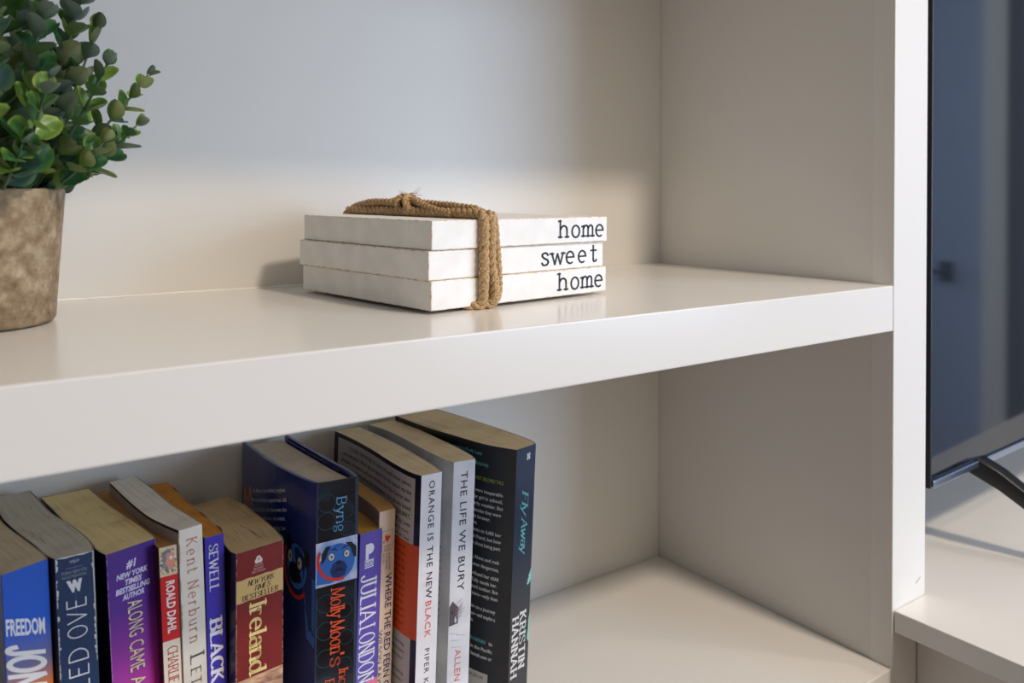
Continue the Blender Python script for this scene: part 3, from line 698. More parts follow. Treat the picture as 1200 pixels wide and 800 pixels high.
pw = ST('Molly Moon', .13, .07, .09, gap=.15, space=.22); b.text('title', 'spine', pw, 'cw', 71.4, 10.4, 9.2, 42, om)
b.text('title', 'spine', ST("'s", .13, .07, gap=.12), 'cw', 114.6, 10.4, 9.2, 7.4, om)
b.text('title', 'spine', ST('Incredible', .12, .07, .07, gap=.15), 'cw', 125.6, 16.4, 6.0, 36, om); b.text('title', 'spine', ST('Book of', .12, .07, .07, gap=.15), 'cw', 130.5, 7.2, 6.0, 30, om)
wt = ink(206, 216, 240)
for i, t in enumerate(('olly Moon is no ordinary orphan.', 'When she finds a mysterious old', 'book on hypnotism, she discovers she', 'can make people do whatever she wants.', 'But someone is watching her')):
    b.text('lettering', 'left', FT(t, .01), 'h', 36.0 - (i % 3) * .8, 14.2 + i * 6.5, 3.0, [62, 66, 74, 80, 62][i], wt, .12, tilt=.285, align='r')
b.text('lettering', 'left', ST('M', .13, .06, .08), 'h', 112, 45.5, 13.5, 15.5, ink(248, 140, 56), .12, tilt=.25)
b.poly('dog_picture', 'left', [[(0.5, 64), (14, 60), (26, 72), (8, 104), (0.5, 108)]], ink(44, 104, 190), .07)
b.ell('dog_picture', 'left', [(21, 60, 12, 15)], ink(52, 118, 204), .10, 28); b.ell('dog_picture', 'left', [(31, 47, 4, 6), (9, 52, 3, 6), (24, 65, 7, 7)], blk, .13)
b.ell('dog_picture', 'left', [(17, 57, 2.6, 4.0), (29, 55, 2.4, 4.0)], ink(206, 202, 176), .16); b.ell('dog_picture', 'left', [(18, 57, 1.0, 1.6), (28.6, 55, .9, 1.6)], blk, .19)
b.poly('dog_collar', 'left', [[(21 + rx * math.cos(math.radians(a)), 60 + ry * math.sin(math.radians(a))) for rx, ry, a in ((14, 19, a0), (16.6, 21.6, a0), (16.6, 21.6, a0 + 8), (14, 19, a0 + 8))] for a0 in range(-30 + 0, 130, 8)], col, .22)
b.poly('dog_lead', 'left', [[(14, 80), (12, 81), (1, 100), (2, 101)]], blk, .10)
# jacket flap folded inside the front board
fl = []
for i in range(4, 19): 
    p = b.rc[i] + Vector((-0.0031, 0)); fl += [b.loc(p, b.h - .0012 - .0005 * (i < 7)), b.loc(p, 0.004)]
mesh_obj('jacket_flap', fl, [(2 * i, 2 * i + 1, 2 * i + 3, 2 * i + 2) for i in range(14)], jk, b.right)

# 9 violet paperback with tall narrow white letters
b = Book('violet paperback with tall narrow white capitals, directly right of the blue hardback', .165,
         [(-420.6, -131.0), (-419.6, -118), (-417.8, -100), (-417.4, -80), (-417.6, -30)], [(-403.1, -129.2), (-400.2, -116), (-399.4, -101), (-399.6, -81), (-399.8, -29)], -.030,
         dict(spine=cover_mat('spine_violet', (92, 78, 168)), left=cover_mat('cover_violet', (60, 50, 120)), right=cover_mat('cover_lilac', (80, 66, 140)), pages=PG['ochre']), bulge=0.0005)
W_ = b.w * 1000; lw = ink(226, 224, 234)
b.poly('logo', 'spine', [[(W_ - 12.8, 8.0), (W_ - 10.4, 8.0), (W_ - 10.4, 18.6), (W_ - 12.8, 18.6)]], lw); b.ell('logo', 'spine', [(W_ - 9.6, 11.4, 3.4, 3.6)], lw)
b.rect('logo', 'spine', W_ - 13.2, W_ - 6.2, 18.8, 22.8, lw); b.text('logo', 'spine', FT('NAN'), 'h', W_ - 12.8, 22.4, 3.2, 6.2, ink(92, 78, 168), .2); b.rect('logo', 'spine', W_ - 13.2, W_ - 6.2, 23.4, 24.2, lw)
b.text('author_name', 'spine', ST('JULIA', .15, .06, .10, gap=.22), 'cw', 28.9, W_ - 15.6, 12.0, 31.0, lw); b.text('author_name', 'spine', ST('LONDON', .15, .06, .10, gap=.18), 'cw', 63.6, W_ - 15.6, 12.0, 37.0, lw)
b.rect('pink_corner', 'spine', W_ - 9, W_, 101, 112, ink(228, 120, 160))

# 10 cream paperback with blue capitals
b = Book('slim cream paperback with blue capitals and a small red emblem', .176,
         [(-405.2, -128.8), (-403.6, -118), (-402.6, -100), (-402.0, -60), (-402.0, -25)], [(-392.4, -127.8), (-390.2, -118), (-389.8, -105.6), (-389.9, -89.7), (-389.2, -61.5), (-389.4, -24)], -.022,
         dict(spine=cover_mat('spine_peach', (226, 204, 182)), left=cover_mat('cover_ash', (140, 130, 122)), right=cover_mat('cover_sandy', (214, 190, 166)), pages=PG['honey']), bulge=0.0005)
nb = ink(46, 60, 120); gy = ink(120, 110, 104)
bx = [(2.6, 14.0, 11.2, 14.25), (2.6, 27.8, 11.2, 28.05), (2.6, 14.0, 2.85, 28.05), (10.95, 14.0, 11.2, 28.05)]
b.poly('emblem_frame', 'spine', [[(a, c_), (e, c_), (e, f), (a, f)] for a, c_, e, f in bx], gy)
rd = ink(214, 60, 48)
b.poly('emblem', 'spine', [[(4.4, 16.2), (5.4, 17.4), (6.8, 16.4), (7.0, 18.2), (8.8, 17.6), (9.4, 19.0), (8.0, 20.4), (6.8, 22.6), (6.0, 20.6), (5.0, 20.4), (5.2, 18.6)], [(3.6, 21.0), (4.6, 20.6), (4.8, 22.0), (3.8, 22.4)]], rd)
b.text('lettering', 'spine', FT('BANTAM'), 'h', 4.2, 25.4, 1.4, 5.6, gy); b.text('lettering', 'spine', FT('BOOKS'), 'h', 4.6, 27.4, 1.4, 4.8, gy)
for i, t in enumerate(('A BANTAM', 'STARFIRE', 'BOOK')): b.text('lettering', 'spine', FT(t), 'cw', 29.6, 8.2 - i * 2.4, 1.7, (11.5, 11, 6.5)[i], gy)
b.text('title', 'spine', FT('WHERE THE RED FERN GROWS', .012), 'cw', 43.9, 6.3, 5.2, 99, nb); b.text('author_name', 'spine', FT('WILSON RAWLS'), 'cw', 81.6, 1.4, 3.4, 44, nb)

# 11 white spine, orange and text on its back cover
b = Book('white-spined paperback with a black, white and orange back cover full of small print', .203,
         [(-384.2, -150), (-387.0, -139.2), (-387.4, -114.3), (-385.8, -80), (-385.8, -47), (-388.1, -16)], [(-368.3, -150.5), (-366.2, -138), (-365.4, -125.6), (-363.9, -95.5), (-363.6, -66), (-366, -17)], -.030,
         dict(spine=cover_mat('spine_white', (222, 220, 224)), left=cover_mat('cover_black', (26, 24, 34)), right=cover_mat('cover_white', (214, 210, 206)), pages=PG['sand']), bulge=0.0004)
pn, og = ink(196, 190, 184), ink(226, 84, 26)
b.rect('quote_panel', 'left', 5.6, 128, 3.2, 48.2, pn); b.rect('orange_panel', 'left', 0.1, 134, 48.2, 112, og); b.rect('quote_panel', 'left', 5.6, 128, 112, 198, pn)
bt = ink(48, 44, 50)
for i, t in enumerate(('“I LOVED THIS BOOK. It\'s a story rich with humor, pathos,', 'and redemption. What I did not expect from this memoir was the', 'affection, compassion, and even reverence that Piper Kerman dem-', 'onstrates for all the women she encountered while she was locked', 'away in jail. I will never forget it.”   —ELIZABETH GILBERT,', 'author of Eat, Pray, Love')):
    b.text('lettering', 'left', FT(t, .018), 'h', 9.6, 9.8 + i * 5.5, 3.0, min(112, len(t) * 1.78), bt, .12, align='r')
b.text('lettering', 'left', FT('could be yours.', .012), 'h', 10.5, 42.2, 2.6, 24, bt, .12, align='r'); b.text('lettering', 'left', FT('—New York Times', .012), 'h', 10.5, 47.0, 2.6, 27, bt, .12, align='r')
br = ink(120, 50, 30)
for i, t in enumerate(('the crime that led', 'prison for fifteen', 'and the woman she', 'became inside the', 'walls of a federal', 'facility. Here she', 'learns to navigate', 'a strange world of', 'codes and numbers', 'where the people', 'from all walks of', 'life are kind and')):
    b.text('lettering', 'left', FT(t, .012), 'h', 14.0, 53.6 + i * 4.75, 2.3, 28, br, .12, align='r')
for i, t in enumerate(('a moving,', 'often funny', 'account.”', '', 'Fascinating.', 'Readable.”')):
    if t: b.text('lettering', 'left', FT(t, .012), 'h', 12.0, 119.5 + i * 5, 2.3, 16, bt, .12, align='r')
b.text('title', 'spine', FT('ORANGE IS THE NEW', .006, 0, 1.15), 'cw', 4.6, 6.2, 4.7, 80.4, ink(40, 42, 58)); b.text('title', 'spine', FT('BLACK', .006, 0, 1.15), 'cw', 86.9, 6.2, 4.7, 24.4, ink(226, 96, 78))
b.text('author_name', 'spine', FT('PIPER KERMAN', 0, 0, 1.2), 'cw', 119, 6.6, 3.9, 47, ink(60, 60, 72))

# 12 white paperback with a small cabin
b = Book('white paperback with black capitals and a small grey cabin on the spine', .203,
         [(-350.8, -138.1), (-353.0, -130), (-353.4, -100), (-352.6, -60.7), (-353.6, -34), (-358.0, -14)], [(-334, -140.5), (-331.2, -130), (-329.9, -103.4), (-329.9, -59), (-328.5, -13)], -.032,
         dict(spine=noise_color(mat('spine_snow', (.7, .7, .7), .32), srgb(204, 206, 214), srgb(224, 224, 230), 40), left=noise_color(mat('cover_snow', (.6, .6, .6), .35), srgb(164, 162, 162), srgb(196, 194, 192), 30), right=cover_mat('cover_pearl', (200, 200, 204)), pages=PG['sand']), bulge=0.0004)
b.text('title', 'spine', FT('THE LIFE WE BURY', .002, 0, 1.1), 'cw', 7.6, 6.0, 5.4, 85, ink(44, 46, 58))
cab = ink(86, 78, 86); b.poly('cabin_picture', 'spine', [[(0.2, 117), (0.2, 103), (2.6, 99.5), (8.0, 105.6), (8.2, 106.8), (7.4, 106.6), (7.2, 116), (0.2, 117)]], cab)
b.poly('cabin_picture', 'spine', [[(4.2, 113.6), (4.8, 110.2), (5.8, 112.6), (6.2, 114.4), (5.0, 115.6)]], ink(196, 192, 196), .2); b.poly('cabin_picture', 'spine', [[(2.0, 106.4), (3.0, 106.4), (3.0, 108.6), (2.0, 108.6)]], ink(40, 36, 44), .2)
random.seed(3); tw = []
for i in range(34):
    a = random.uniform(-1.2, 1.5); x0, y0 = random.uniform(5.5, 8.5), random.uniform(101, 113); l = random.uniform(2, 5)
    x1, y1 = min(14, x0 + l * math.cos(a)), y0 - l * abs(math.sin(a)); tw.append([(x0, y0), (x1, y1), (x1 + .05, y1 + .15), (x0 + .1, y0 + .25)])
for x0, y0 in ((1, 122), (2, 127), (6, 124), (3, 132)): tw.append([(x0, y0), (x0 + 7, y0 + 1.4), (x0 + 7, y0 + 1.6), (x0, y0 + .4)])
b.poly('twigs', 'spine', tw, ink(160, 156, 164), .14)
b.text('author_name', 'spine', FT('ALLEN ESKENS', .002, 0, 1.1), 'cw', 134.6, 5.6, 5.0, 52, ink(206, 108, 96))
tw = []
for x0, y0, x1, y1 in ((2, 60, 30, 30), (10, 52, 26, 60), (4, 90, 22, 70), (8, 84, 30, 92), (3, 120, 20, 96)): tw.append([(x0, y0), (x1, y1), (x1, y1 + .3), (x0, y0 + .5)])
b.poly('twigs', 'left', tw, ink(140, 134, 132), .08)
for i, t in enumerate(('writing class', 'a brief talk', 'nursing home', 'and so meets', 'the dying man', 'who was then', 'convicted of', 'the murder', 'years before', 'unravel the', 'tapestry of', 'buried truth')):
    b.text('lettering', 'left', FT(t, .01), 'h', 10.0, 64 + i * 5.0, 2.3, 20, ink(112, 96, 84), .12, align='r')

# 13 black paperback at the right end
b = Book('black and slate paperback with teal script, last in the row at the right', .207,
         [(-304.3, -151.3), (-308.4, -144), (-316.4, -125.5), (-322.6, -94.9), (-328.8, -61.9), (-333.2, -16)], [(-283.3, -146.8), (-281.2, -139.8), (-281.9, -112.2), (-285.1, -77.3), (-289.4, -42), (-294, -12)], -.042,
         dict(spine=grad_mat('spine_slate', [(0, (34, 54, 82)), (0.4, (34, 48, 70)), (0.7, (50, 52, 58)), (1, (58, 58, 62))], .207, .18, .25), left=cover_mat('cover_ink', (12, 13, 17), .3), right=cover_mat('cover_teal', (30, 50, 60)), pages=PG['sand']), bulge=0.0006)
te, wt = ink(96, 176, 178), ink(214, 212, 210)
b.text('title', 'spine', ST('Fly', .14, .06, .05, .3, gap=.1), 'cw', 32.2, 8.0, 6.6, 16.5, te); b.text('title', 'spine', ST('Away', .14, .06, .05, .3, gap=.1), 'cw', 52.4, 8.0, 6.6, 25, te)
b.ell('logo', 'spine', [(12.4, 6.4, .9, 1.3), (14.4, 6.2, .9, 1.3), (12.4, 9.0, .9, 1.3), (14.4, 8.8, .9, 1.3), (13.4, 7.6, .6, .9)], wt)
b.text('author_name', 'spine', ST('KRISTIN', .20, .11, .05, gap=.26), 'cw', 122.6, 10.6, 6.6, 40.6, wt); b.text('author_name', 'spine', ST('HANNAH', .20, .11, .05, gap=.26), 'cw', 124.4, 2.4, 6.6, 43, wt)
b.poly('wing_picture', 'spine', [[(21.4, 92), (19.8, 96), (18.6, 97.5), (18.9, 99), (17.4, 100.6), (18.2, 101.4), (16.9, 103), (18.0, 104.6), (19.4, 103.6), (20.4, 102.4), (21.4, 101)],
        [(21.4, 126), (20.4, 131), (20.2, 138), (19.4, 143), (19.8, 146), (21.4, 147)]], ink(128, 206, 190))
LN = [('the sequel to Firefly Lane', 8.6, 30, te), ('story of Kate Mularkey.', 16.2, 23, te), ('YOUR NEXT BELOVED TALE.', 27.2, 9.5, ink(150, 160, 50)), ('Once, a long time ago, they were inseparable.', 36.2, 9.5, wt), ('popular girl in school,', 41.2, 10, wt),
      ('and a perky outsider. But', 46.2, 9.5, wt), ('through the decades they were', 51.2, 11, wt), ('best friends forever.', 56, 20, wt), ('and then, it was gone.', 60.6, 32, wt), ('Tully now wants to fulfill her', 65.8, 10, wt), ('promise to her best friend, but how', 70.8, 10, wt), ('does she know about being part', 75.8, 10.5, wt),
      ('of a family. Alone and rud-', 86, 10.5, wt), ('derless, even dangerous,', 91.4, 11, wt), ('she has confused her child', 98.2, 11, wt), ('and Tully needs her.', 103.2, 12, wt), ('to be a good mother. But', 108, 11, wt), ('in those years—only then', 113, 11, wt), ('sends them on a journey', 122.6, 12.5, wt), ('of hope—and maybe a', 128, 12.5, wt), ('miracle.', 133, 32, wt),
      ('KRISTIN HANNAH', 146.4, 20, te), ('is', 146.4, 14, wt), ('published in the Pacific', 152, 14, wt), ('hannah.com or', 157.4, 14, wt)]
for t, dp, sr, m_ in LN: b.text('lettering', 'left', FT(t, .02), 'h', sr, dp, 2.7, len(t) * 1.5, m_, .12, align='r')
b.rect('barcode_panel', 'left', 17, 60, 168, 198, ink(188, 182, 172)); b.text('lettering', 'left', FT('CRIS USA $25.99', .01), 'h', 21, 172.6, 2.2, 24, ink(60, 56, 54), .12, align='r')

# ------------------------------------------------------------------ three wooden blocks shaped like books
PH, NX, NY = 0.1296, -0.4063, -0.1988
BW, BL, BH = 0.1573, 0.167, 0.01865
M['block'] = noise_color(mat('block_paint', (.8, .8, .8), .55), srgb(236, 234, 230), srgb(246, 244, 241), 60, bump=.04, bdist=.0002)
M['raw_wood'] = mat('worn_edge_wood', srgb(196, 158, 118), .8)
M['ink_navy'] = mat('stamp_ink', srgb(34, 44, 62), .6)
def block_edge_material(m):
    # paint rubbed through to wood along the bevels only: bevel faces carry this second material
    return noise_color(m, srgb(206, 170, 132), srgb(242, 234, 222), 160, detail=4, lo=.34, hi=.56)
M['rubbed'] = block_edge_material(mat('rubbed_edge', (.6, .5, .4), .7))
rows = (('home', 0.0, 0.0, 2.65), ('sweet', -0.0017, 0.0005, 2.65), ('home', 0.0, -0.0003, 2.65))
blocks = []
for i, (txt, dx, dy, _) in enumerate(rows):
    z = 0.0022 + i * (BH + 0.00022)
    root = empty('wooden_book_block', (NX + dx, NY + dy, z), PH + (0.0, 0.006, -0.003)[i])
    tag(root, ('white wooden book-shaped block at the bottom of the tied stack', 'white wooden book-shaped block in the middle, its word starting with s', 'white wooden book-shaped block on top of the tied stack under the knot')[i], 'decorative book', 'white wooden blocks tied in a stack')
    bm = bmesh.new(); bmesh.ops.create_cube(bm, size=1.0)
    for v in bm.verts: v.co = Vector(((v.co.x + .5) * BL, (v.co.y + .5) * BW, (v.co.z + .5) * BH))
    res = bmesh.ops.bevel(bm, geom=list(bm.edges), offset=0.0007, segments=2, affect='EDGES', profile=.5)
    for f in bm.faces: f.material_index = 0
    for f in res['faces']: f.material_index = 1
    me = bpy.data.meshes.new('block'); bm.to_mesh(me); bm.free(); me.materials.append(M['block']); me.materials.append(M['rubbed'])
    bo = link(bpy.data.objects.new('block', me), root)
    # typewriter word on the front face, one letter per mesh
    cell, hh = 0.0131, 0.0126
    right = 0.1640 - (0.0020 if txt == 'sweet' else 0.0)
    x0 = right - cell * len(txt) + 0.0012
    for j, ch in enumerate(txt):
        polys, wd = stroke_text(ch, .115, .10, .075, mono=.80)
        vs, fs = [], []
        for pl in polys:
            k = len(vs); vs += [(x0 + j * cell + u * 0.0158 - 0.0004, -0.00012, 0.0040 + v * hh) for u, v in pl]; fs.append(tuple(range(k, len(vs))))
        mesh_obj('letter', vs, fs, M['ink_navy'], root)

# ------------------------------------------------------------------ jute cord tied round the blocks
M['jute'] = noise_color(mat('jute', (.4, .25, .12), .95, .15), srgb(138, 106, 72), srgb(222, 190, 146), 900, detail=4, bump=.9, bdist=.0006, lo=.3, hi=.7)
jr = empty('jute_cord', (NX, NY, 0.0), PH)
tag(jr, 'brown twisted jute cord tied around the stack of white blocks', 'cord')
ZT = 0.0022 + 3 * (BH + 0.00022)
def cord(name, P, rad=0.0027, pitch=0.013, strands=3, phase=0.0, n=7, lay=1):
    """twisted cord: three strands winding round the path"""
    path = [Vector(p) for p in catmull(P, n)]
    # arc-length resample
    Ls = [0]
    for a, c_ in zip(path, path[1:]): Ls.append(Ls[-1] + (c_ - a).length)
    total = Ls[-1]; m_ = max(8, int(total / 0.0011)); pts = []; k = 0
    for i in range(m_ + 1):
        t = total * i / m_
        while k < len(path) - 2 and Ls[k + 1] < t: k += 1
        pts.append(path[k].lerp(path[k + 1], (t - Ls[k]) / (Ls[k + 1] - Ls[k] or 1)))
    vs, fs = [], []
    for s in range(strands):
        nrm = None; sp = []
        for i, p in enumerate(pts):
            tg = (pts[min(i + 1, m_)] - pts[max(i - 1, 0)]).normalized()
            if nrm is None:
                nrm = tg.cross(Vector((1, 0.2, 0.1))).normalized()
            nrm = (nrm - tg * nrm.dot(tg)).normalized(); bn = tg.cross(nrm)
            a = lay * 2 * PI * (total * i / m_) / pitch + 2 * PI * s / strands + phase
            sp.append(p + (nrm * math.cos(a) + bn * math.sin(a)) * rad * 0.52)
        tube_data(sp, lambda t, s=s: rad * (0.56 + 0.05 * math.sin(60 * t + s)), 8, vs, fs)
    o = mesh_obj(name, vs, fs, M['jute'], jr, True)
    # loose fibres standing off the cord
    fv, ff = [], []
    for _ in range(int(total / 0.0013)):
        i = random.randrange(1, m_); p = pts[i]; dv = Vector((random.uniform(-1, 1), random.uniform(-1, 1), random.uniform(-1, 1))).normalized()
        tg = (pts[i] - pts[i - 1]).normalized(); st = p + dv * rad * 0.95; e = st + (dv * random.uniform(.3, 1) + tg * random.uniform(-1.5, 1.5)) * random.uniform(.0008, .0026)
        mid = st.lerp(e, .5) + dv * .0003; k = len(fv); q = Vector((0.00005, 0.00005, 0.00005))
        fv += [st - q, st + q, mid, e]; ff += [(k, k + 1, k + 2), (k + 2, k + 1, k + 3)]
    f_ = mesh_obj('loose_fibres', fv, ff, M['jute'], o); f_['kind'] = 'stuff'
    return o
R = 0.0034
def wrap(a, a_mid, top=0.0, ph=0.0, bot=0.0, name='cord_turn'):
    cord(name, [(a - .010, .006, .0024), (a - .005, .0005, .0026), (a - .001 + bot, -.0022, .0036), (a + bot + (a_mid - a) * .4, -R * 1.0, .012), (a_mid, -R * 1.02, .028), (a, -R * 1.0, .048),
                (a, -R * .8, ZT - .0002), (a, .0015, ZT + R * .9), (a - .0005, .020, ZT + R + top), (a, .055, ZT + R + top), (a + .001, .10, ZT + R + top), (a, .145, ZT + R), (a, BW + R * .3, ZT + R * .6), (a, BW + R, ZT - .006), (a, BW + R, .03), (a, BW + R, .009)], R, .017, phase=ph)
wrap(.0408, .0406, 0, .4); wrap(.0468, .0474, 0, 1.7, .0030)
cord('cord_turn', [(.046, .0004, .0026), (.052, -.0016, .0040), (.0545, -.0026, .012), (.0535, -.0030, .026), (.0515, -.0034, .042), (.0500, -.0024, ZT), (.0500, .0020, ZT + .0032), (.0498, .02, ZT + .0036), (.051, .06, ZT + .0032)], .0026, .014, phase=2.4)
# bight and second layer lying on the top, tied in a knot
zz = ZT
cord('cord_loop', [(.0455, .010, zz + .0062), (.045, .030, zz + .0078), (.046, .052, zz + .0088), (.0455, .072, zz + .0098), (.046, .092, zz + .0112), (.047, .112, zz + .0098), (.049, .134, zz + .0078), (.0485, .150, zz + .0056), (.0455, .158, zz + .0040),
                   (.0425, .152, zz + .0054), (.0415, .134, zz + .0088), (.042, .112, zz + .0100), (.043, .095, zz + .0085)], .0027, phase=.8)
cord('cord_loop', [(.0505, .012, zz + .0050), (.050, .034, zz + .0070), (.051, .060, zz + .0074), (.050, .085, zz + .0085), (.0525, .110, zz + .0080), (.054, .136, zz + .0058), (.0500, .156, zz + .0032)], .0027, phase=2.0)
cord('knot', [(.040, .075, zz + .0030), (.0392, .080, zz + .0085), (.043, .085, zz + .0132), (.050, .088, zz + .0125), (.0555, .086, zz + .0075), (.056, .080, zz + .0035)], .0027, phase=.1)
cord('knot', [(.0405, .090, zz + .0040), (.041, .094, zz + .0110), (.046, .092, zz + .0138), (.052, .084, zz + .0115), (.055, .078, zz + .0060)], .0024, phase=1.1)
cord('cord_end', [(.047, .084, zz + .0125), (.043, .068, zz + .0092), (.040, .050, zz + .0058), (.0385, .034, zz + .0036), (.0375, .026, zz + .0030)], .0025, phase=.3)
# frayed tips
def fray(pos, direc, n, ln, spread, name='frayed_tip', r=.00022):
    vs, fs = [], []
    for _ in range(n):
        d_ = (Vector(direc).normalized() + Vector([random.uniform(-spread, spread) for _ in range(3)])).normalized(); l = ln * random.uniform(.5, 1)
        p = Vector(pos) + Vector([random.uniform(-.0012, .0012) for _ in range(3)]); b_ = Vector([random.uniform(-.2, .2) for _ in range(3)])
        tube_data([p, p + (d_ + b_ * .3) * l * .5, p + (d_ + b_) * l], lambda t: r * (1.1 - t * .8), 4, vs, fs)
    return mesh_obj(name, vs, fs, M['jute'], jr)
fray((.0375, .026, zz + .0030), (-.35, -1, .2), 26, .006, .6)
fray((.046, .090, zz + .0150), (.55, -.75, .22), 7, .016, .10, r=.0003); fray((.046, .090, zz + .0150), (-.3, .8, .3), 10, .007, .4)

# ------------------------------------------------------------------ potted plant
PX, PY = -0.641, -0.087
pl = empty('potted_plant', (PX, PY, 0.0))
tag(pl, 'bushy green plant with small round leaves in a mottled concrete pot', 'plant')
m = mat('concrete_pot', (.3, .25, .18), .85, .25)
tc = N(m, 'ShaderNodeTexCoord'); nz = N(m, 'ShaderNodeTexNoise'); nz.inputs['Scale'].default_value = 110; nz.inputs['Detail'].default_value = 8; nz.inputs['Roughness'].default_value = .62
nz2 = N(m, 'ShaderNodeTexNoise'); nz2.inputs['Scale'].default_value = 260; nz2.inputs['Detail'].default_value = 4
L(m, tc.outputs['Object'], nz.inputs['Vector']); L(m, tc.outputs['Object'], nz2.inputs['Vector'])
ma = N(m, 'ShaderNodeMath', operation='MULTIPLY_ADD'); ma.inputs[1].default_value = .30; L(m, nz2.outputs['Fac'], ma.inputs[0]); L(m, nz.outputs['Fac'], ma.inputs[2])
cr = N(m, 'ShaderNodeValToRGB'); e = cr.color_ramp.elements; e.new(.5)
for i, (p_, c_) in enumerate(((.40, (108, 88, 66)), (.64, (144, 124, 98)), (.90, (182, 164, 136)))): e[i].position = p_; e[i].color = (*srgb(*c_), 1)
L(m, ma.outputs[0], cr.inputs['Fac']); L(m, cr.outputs[0], bsdf(m).inputs['Base Color'])
bp = N(m, 'ShaderNodeBump'); bp.inputs['Strength'].default_value = .35; bp.inputs['Distance'].default_value = .0008; L(m, ma.outputs[0], bp.inputs['Height']); L(m, bp.outputs[0], bsdf(m).inputs['Normal'])
prof = [(0.0, 0.0004), (.038, .0004), (.0418, .0010), (.0432, .0030), (.0440, .020), (.0462, .055), (.0474, .0740), (.0473, .0765), (.0466, .0772), (.0440, .0772), (.0432, .0762), (.0428, .066), (0.0, .066)]
vs, fs = [], []; ns = 72
for r, z in prof:
    for j in range(ns): vs.append((r * math.cos(2 * PI * j / ns), r * math.sin(2 * PI * j / ns), z))
for i in range(len(prof) - 1):
    for j in range(ns): fs.append((i * ns + j, i * ns + (j + 1) % ns, (i + 1) * ns + (j + 1) % ns, (i + 1) * ns + j))
mesh_obj('pot', vs, fs, m, pl, True)
vs, fs = [(0, 0, .0735)], []
for k in range(1, 7):
    for j in range(36): vs.append((.0426 * k / 6 * math.cos(j * PI / 18), .0426 * k / 6 * math.sin(j * PI / 18), .0715 + .0022 * random.random() + .002 * (1 - k / 6)))
for j in range(36): fs.append((0, 1 + j, 1 + (j + 1) % 36))
for k in range(5):
    for j in range(36): a = 1 + k * 36; fs.append((a + j, a + 36 + j, a + 36 + (j + 1) % 36, a + (j + 1) % 36))
mesh_obj('soil', vs, fs, M['soil'], pl, True)

def leaf_material(name, base, edge, under):
    m = mat(name, base, .34, .5)
    tc = N(m, 'ShaderNodeTexCoord'); sp = N(m, 'ShaderNodeSeparateXYZ'); L(m, tc.outputs['UV'], sp.inputs[0])
    cr = N(m, 'ShaderNodeValToRGB'); e = cr.color_ramp.elements; e.new(.6)
    e[0].position = 0; e[0].color = (*[x * 1.35 + .01 for x in base], 1); e[1].position = .55; e[1].color = (*base, 1); e[2].position = 1; e[2].color = (*edge, 1)
    nz = N(m, 'ShaderNodeTexNoise'); nz.inputs['Scale'].default_value = 240; L(m, tc.outputs['Object'], nz.inputs['Vector'])
    ma = N(m, 'ShaderNodeMath', operation='MULTIPLY_ADD'); ma.inputs[1].default_value = .35; L(m, nz.outputs['Fac'], ma.inputs[0]); L(m, sp.outputs['X'], ma.inputs[2])
    sb = N(m, 'ShaderNodeMath', operation='SUBTRACT'); L(m, ma.outputs[0], sb.inputs[0]); sb.inputs[1].default_value = .17
    L(m, sb.outputs[0], cr.inputs['Fac'])
    ge = N(m, 'ShaderNodeNewGeometry'); mx = N(m, 'ShaderNodeMix', data_type='RGBA'); L(m, ge.outputs['Backfacing'], mx.inputs['Factor'])
    L(m, cr.outputs[0], mx.inputs['A']); mx.inputs['B'].default_value = (*under, 1)
    L(m, mx.outputs['Result'], bsdf(m).inputs['Base Color'])
    bsdf(m).inputs['Subsurface Weight'].default_value = 0.0
    tr = N(m, 'ShaderNodeBsdfTranslucent'); tr.inputs['Color'].default_value = (base[0] * 2.2, base[1] * 2.4, base[2] * 1.2, 1)
    ms = N(m, 'ShaderNodeMixShader'); ms.inputs[0].default_value = .22
    out = m.node_tree.nodes['Material Output']; L(m, bsdf(m).outputs[0], ms.inputs[1]); L(m, tr.outputs[0], ms.inputs[2]); L(m, ms.outputs[0], out.inputs['Surface'])
    return m
LM = [leaf_material('leaf_dark', srgb(42, 86, 58), srgb(74, 116, 52), srgb(86, 98, 74)), leaf_material('leaf_green', srgb(58, 100, 50), srgb(128, 160, 70), srgb(112, 118, 86)),
      leaf_material('leaf_blue', srgb(60, 92, 92), srgb(92, 124, 92), srgb(98, 110, 98)), leaf_material('leaf_light', srgb(104, 138, 66), srgb(160, 186, 92), srgb(132, 138, 92))]
M['stem'] = mat('stem', srgb(70, 92, 66), .6)
def leaf_mesh(kind, length, width, cup, bend, tipx):
    nu, nv = 6, 3; vs, uv, fs = [], [], []
    for i in range(nu + 1):
        t = i / nu; wv_ = math.sin(PI * min(1, (t * .92 + .04)) ** .85) ** .62 * (1 - .25 * t * tipx)
        if i == 0: wv_ = .16
        if i == nu: wv_ = .10 + .12 * (1 - tipx)
        for j in range(-nv, nv + 1):
            s = j / nv
            vs.append((s * wv_ * width / 2, t * length, cup * (abs(s) ** 1.6) * wv_ * width + bend * t * t * length - .0004 * (1 - abs(s))))
            uv.append((max(abs(s), t ** 3), t))
    W1 = 2 * nv + 1
    for i in range(nu):
        for j in range(W1 - 1): a = i * W1 + j; fs.append((a, a + 1, a + 1 + W1, a + W1))
    me = bpy.data.meshes.new('leaf'); me.from_pydata(vs, [], fs); ul = me.uv_layers.new(name='UVMap')
    for p in me.polygons:
        p.use_smooth = True
        for li in p.loop_indices: ul.data[li].uv = uv[me.loops[li].vertex_index]
    me.materials.append(LM[kind]); return me
LMESH = [leaf_mesh(k, l, w_, c_, b_, t_) for k in range(4) for (l, w_, c_, b_, t_) in ((.0128, .0126, .26, .22, .0), (.0118, .0116, .38, .40, .15), (.0136, .0124, .20, .05, .1))]
random.seed(22)
stems = []
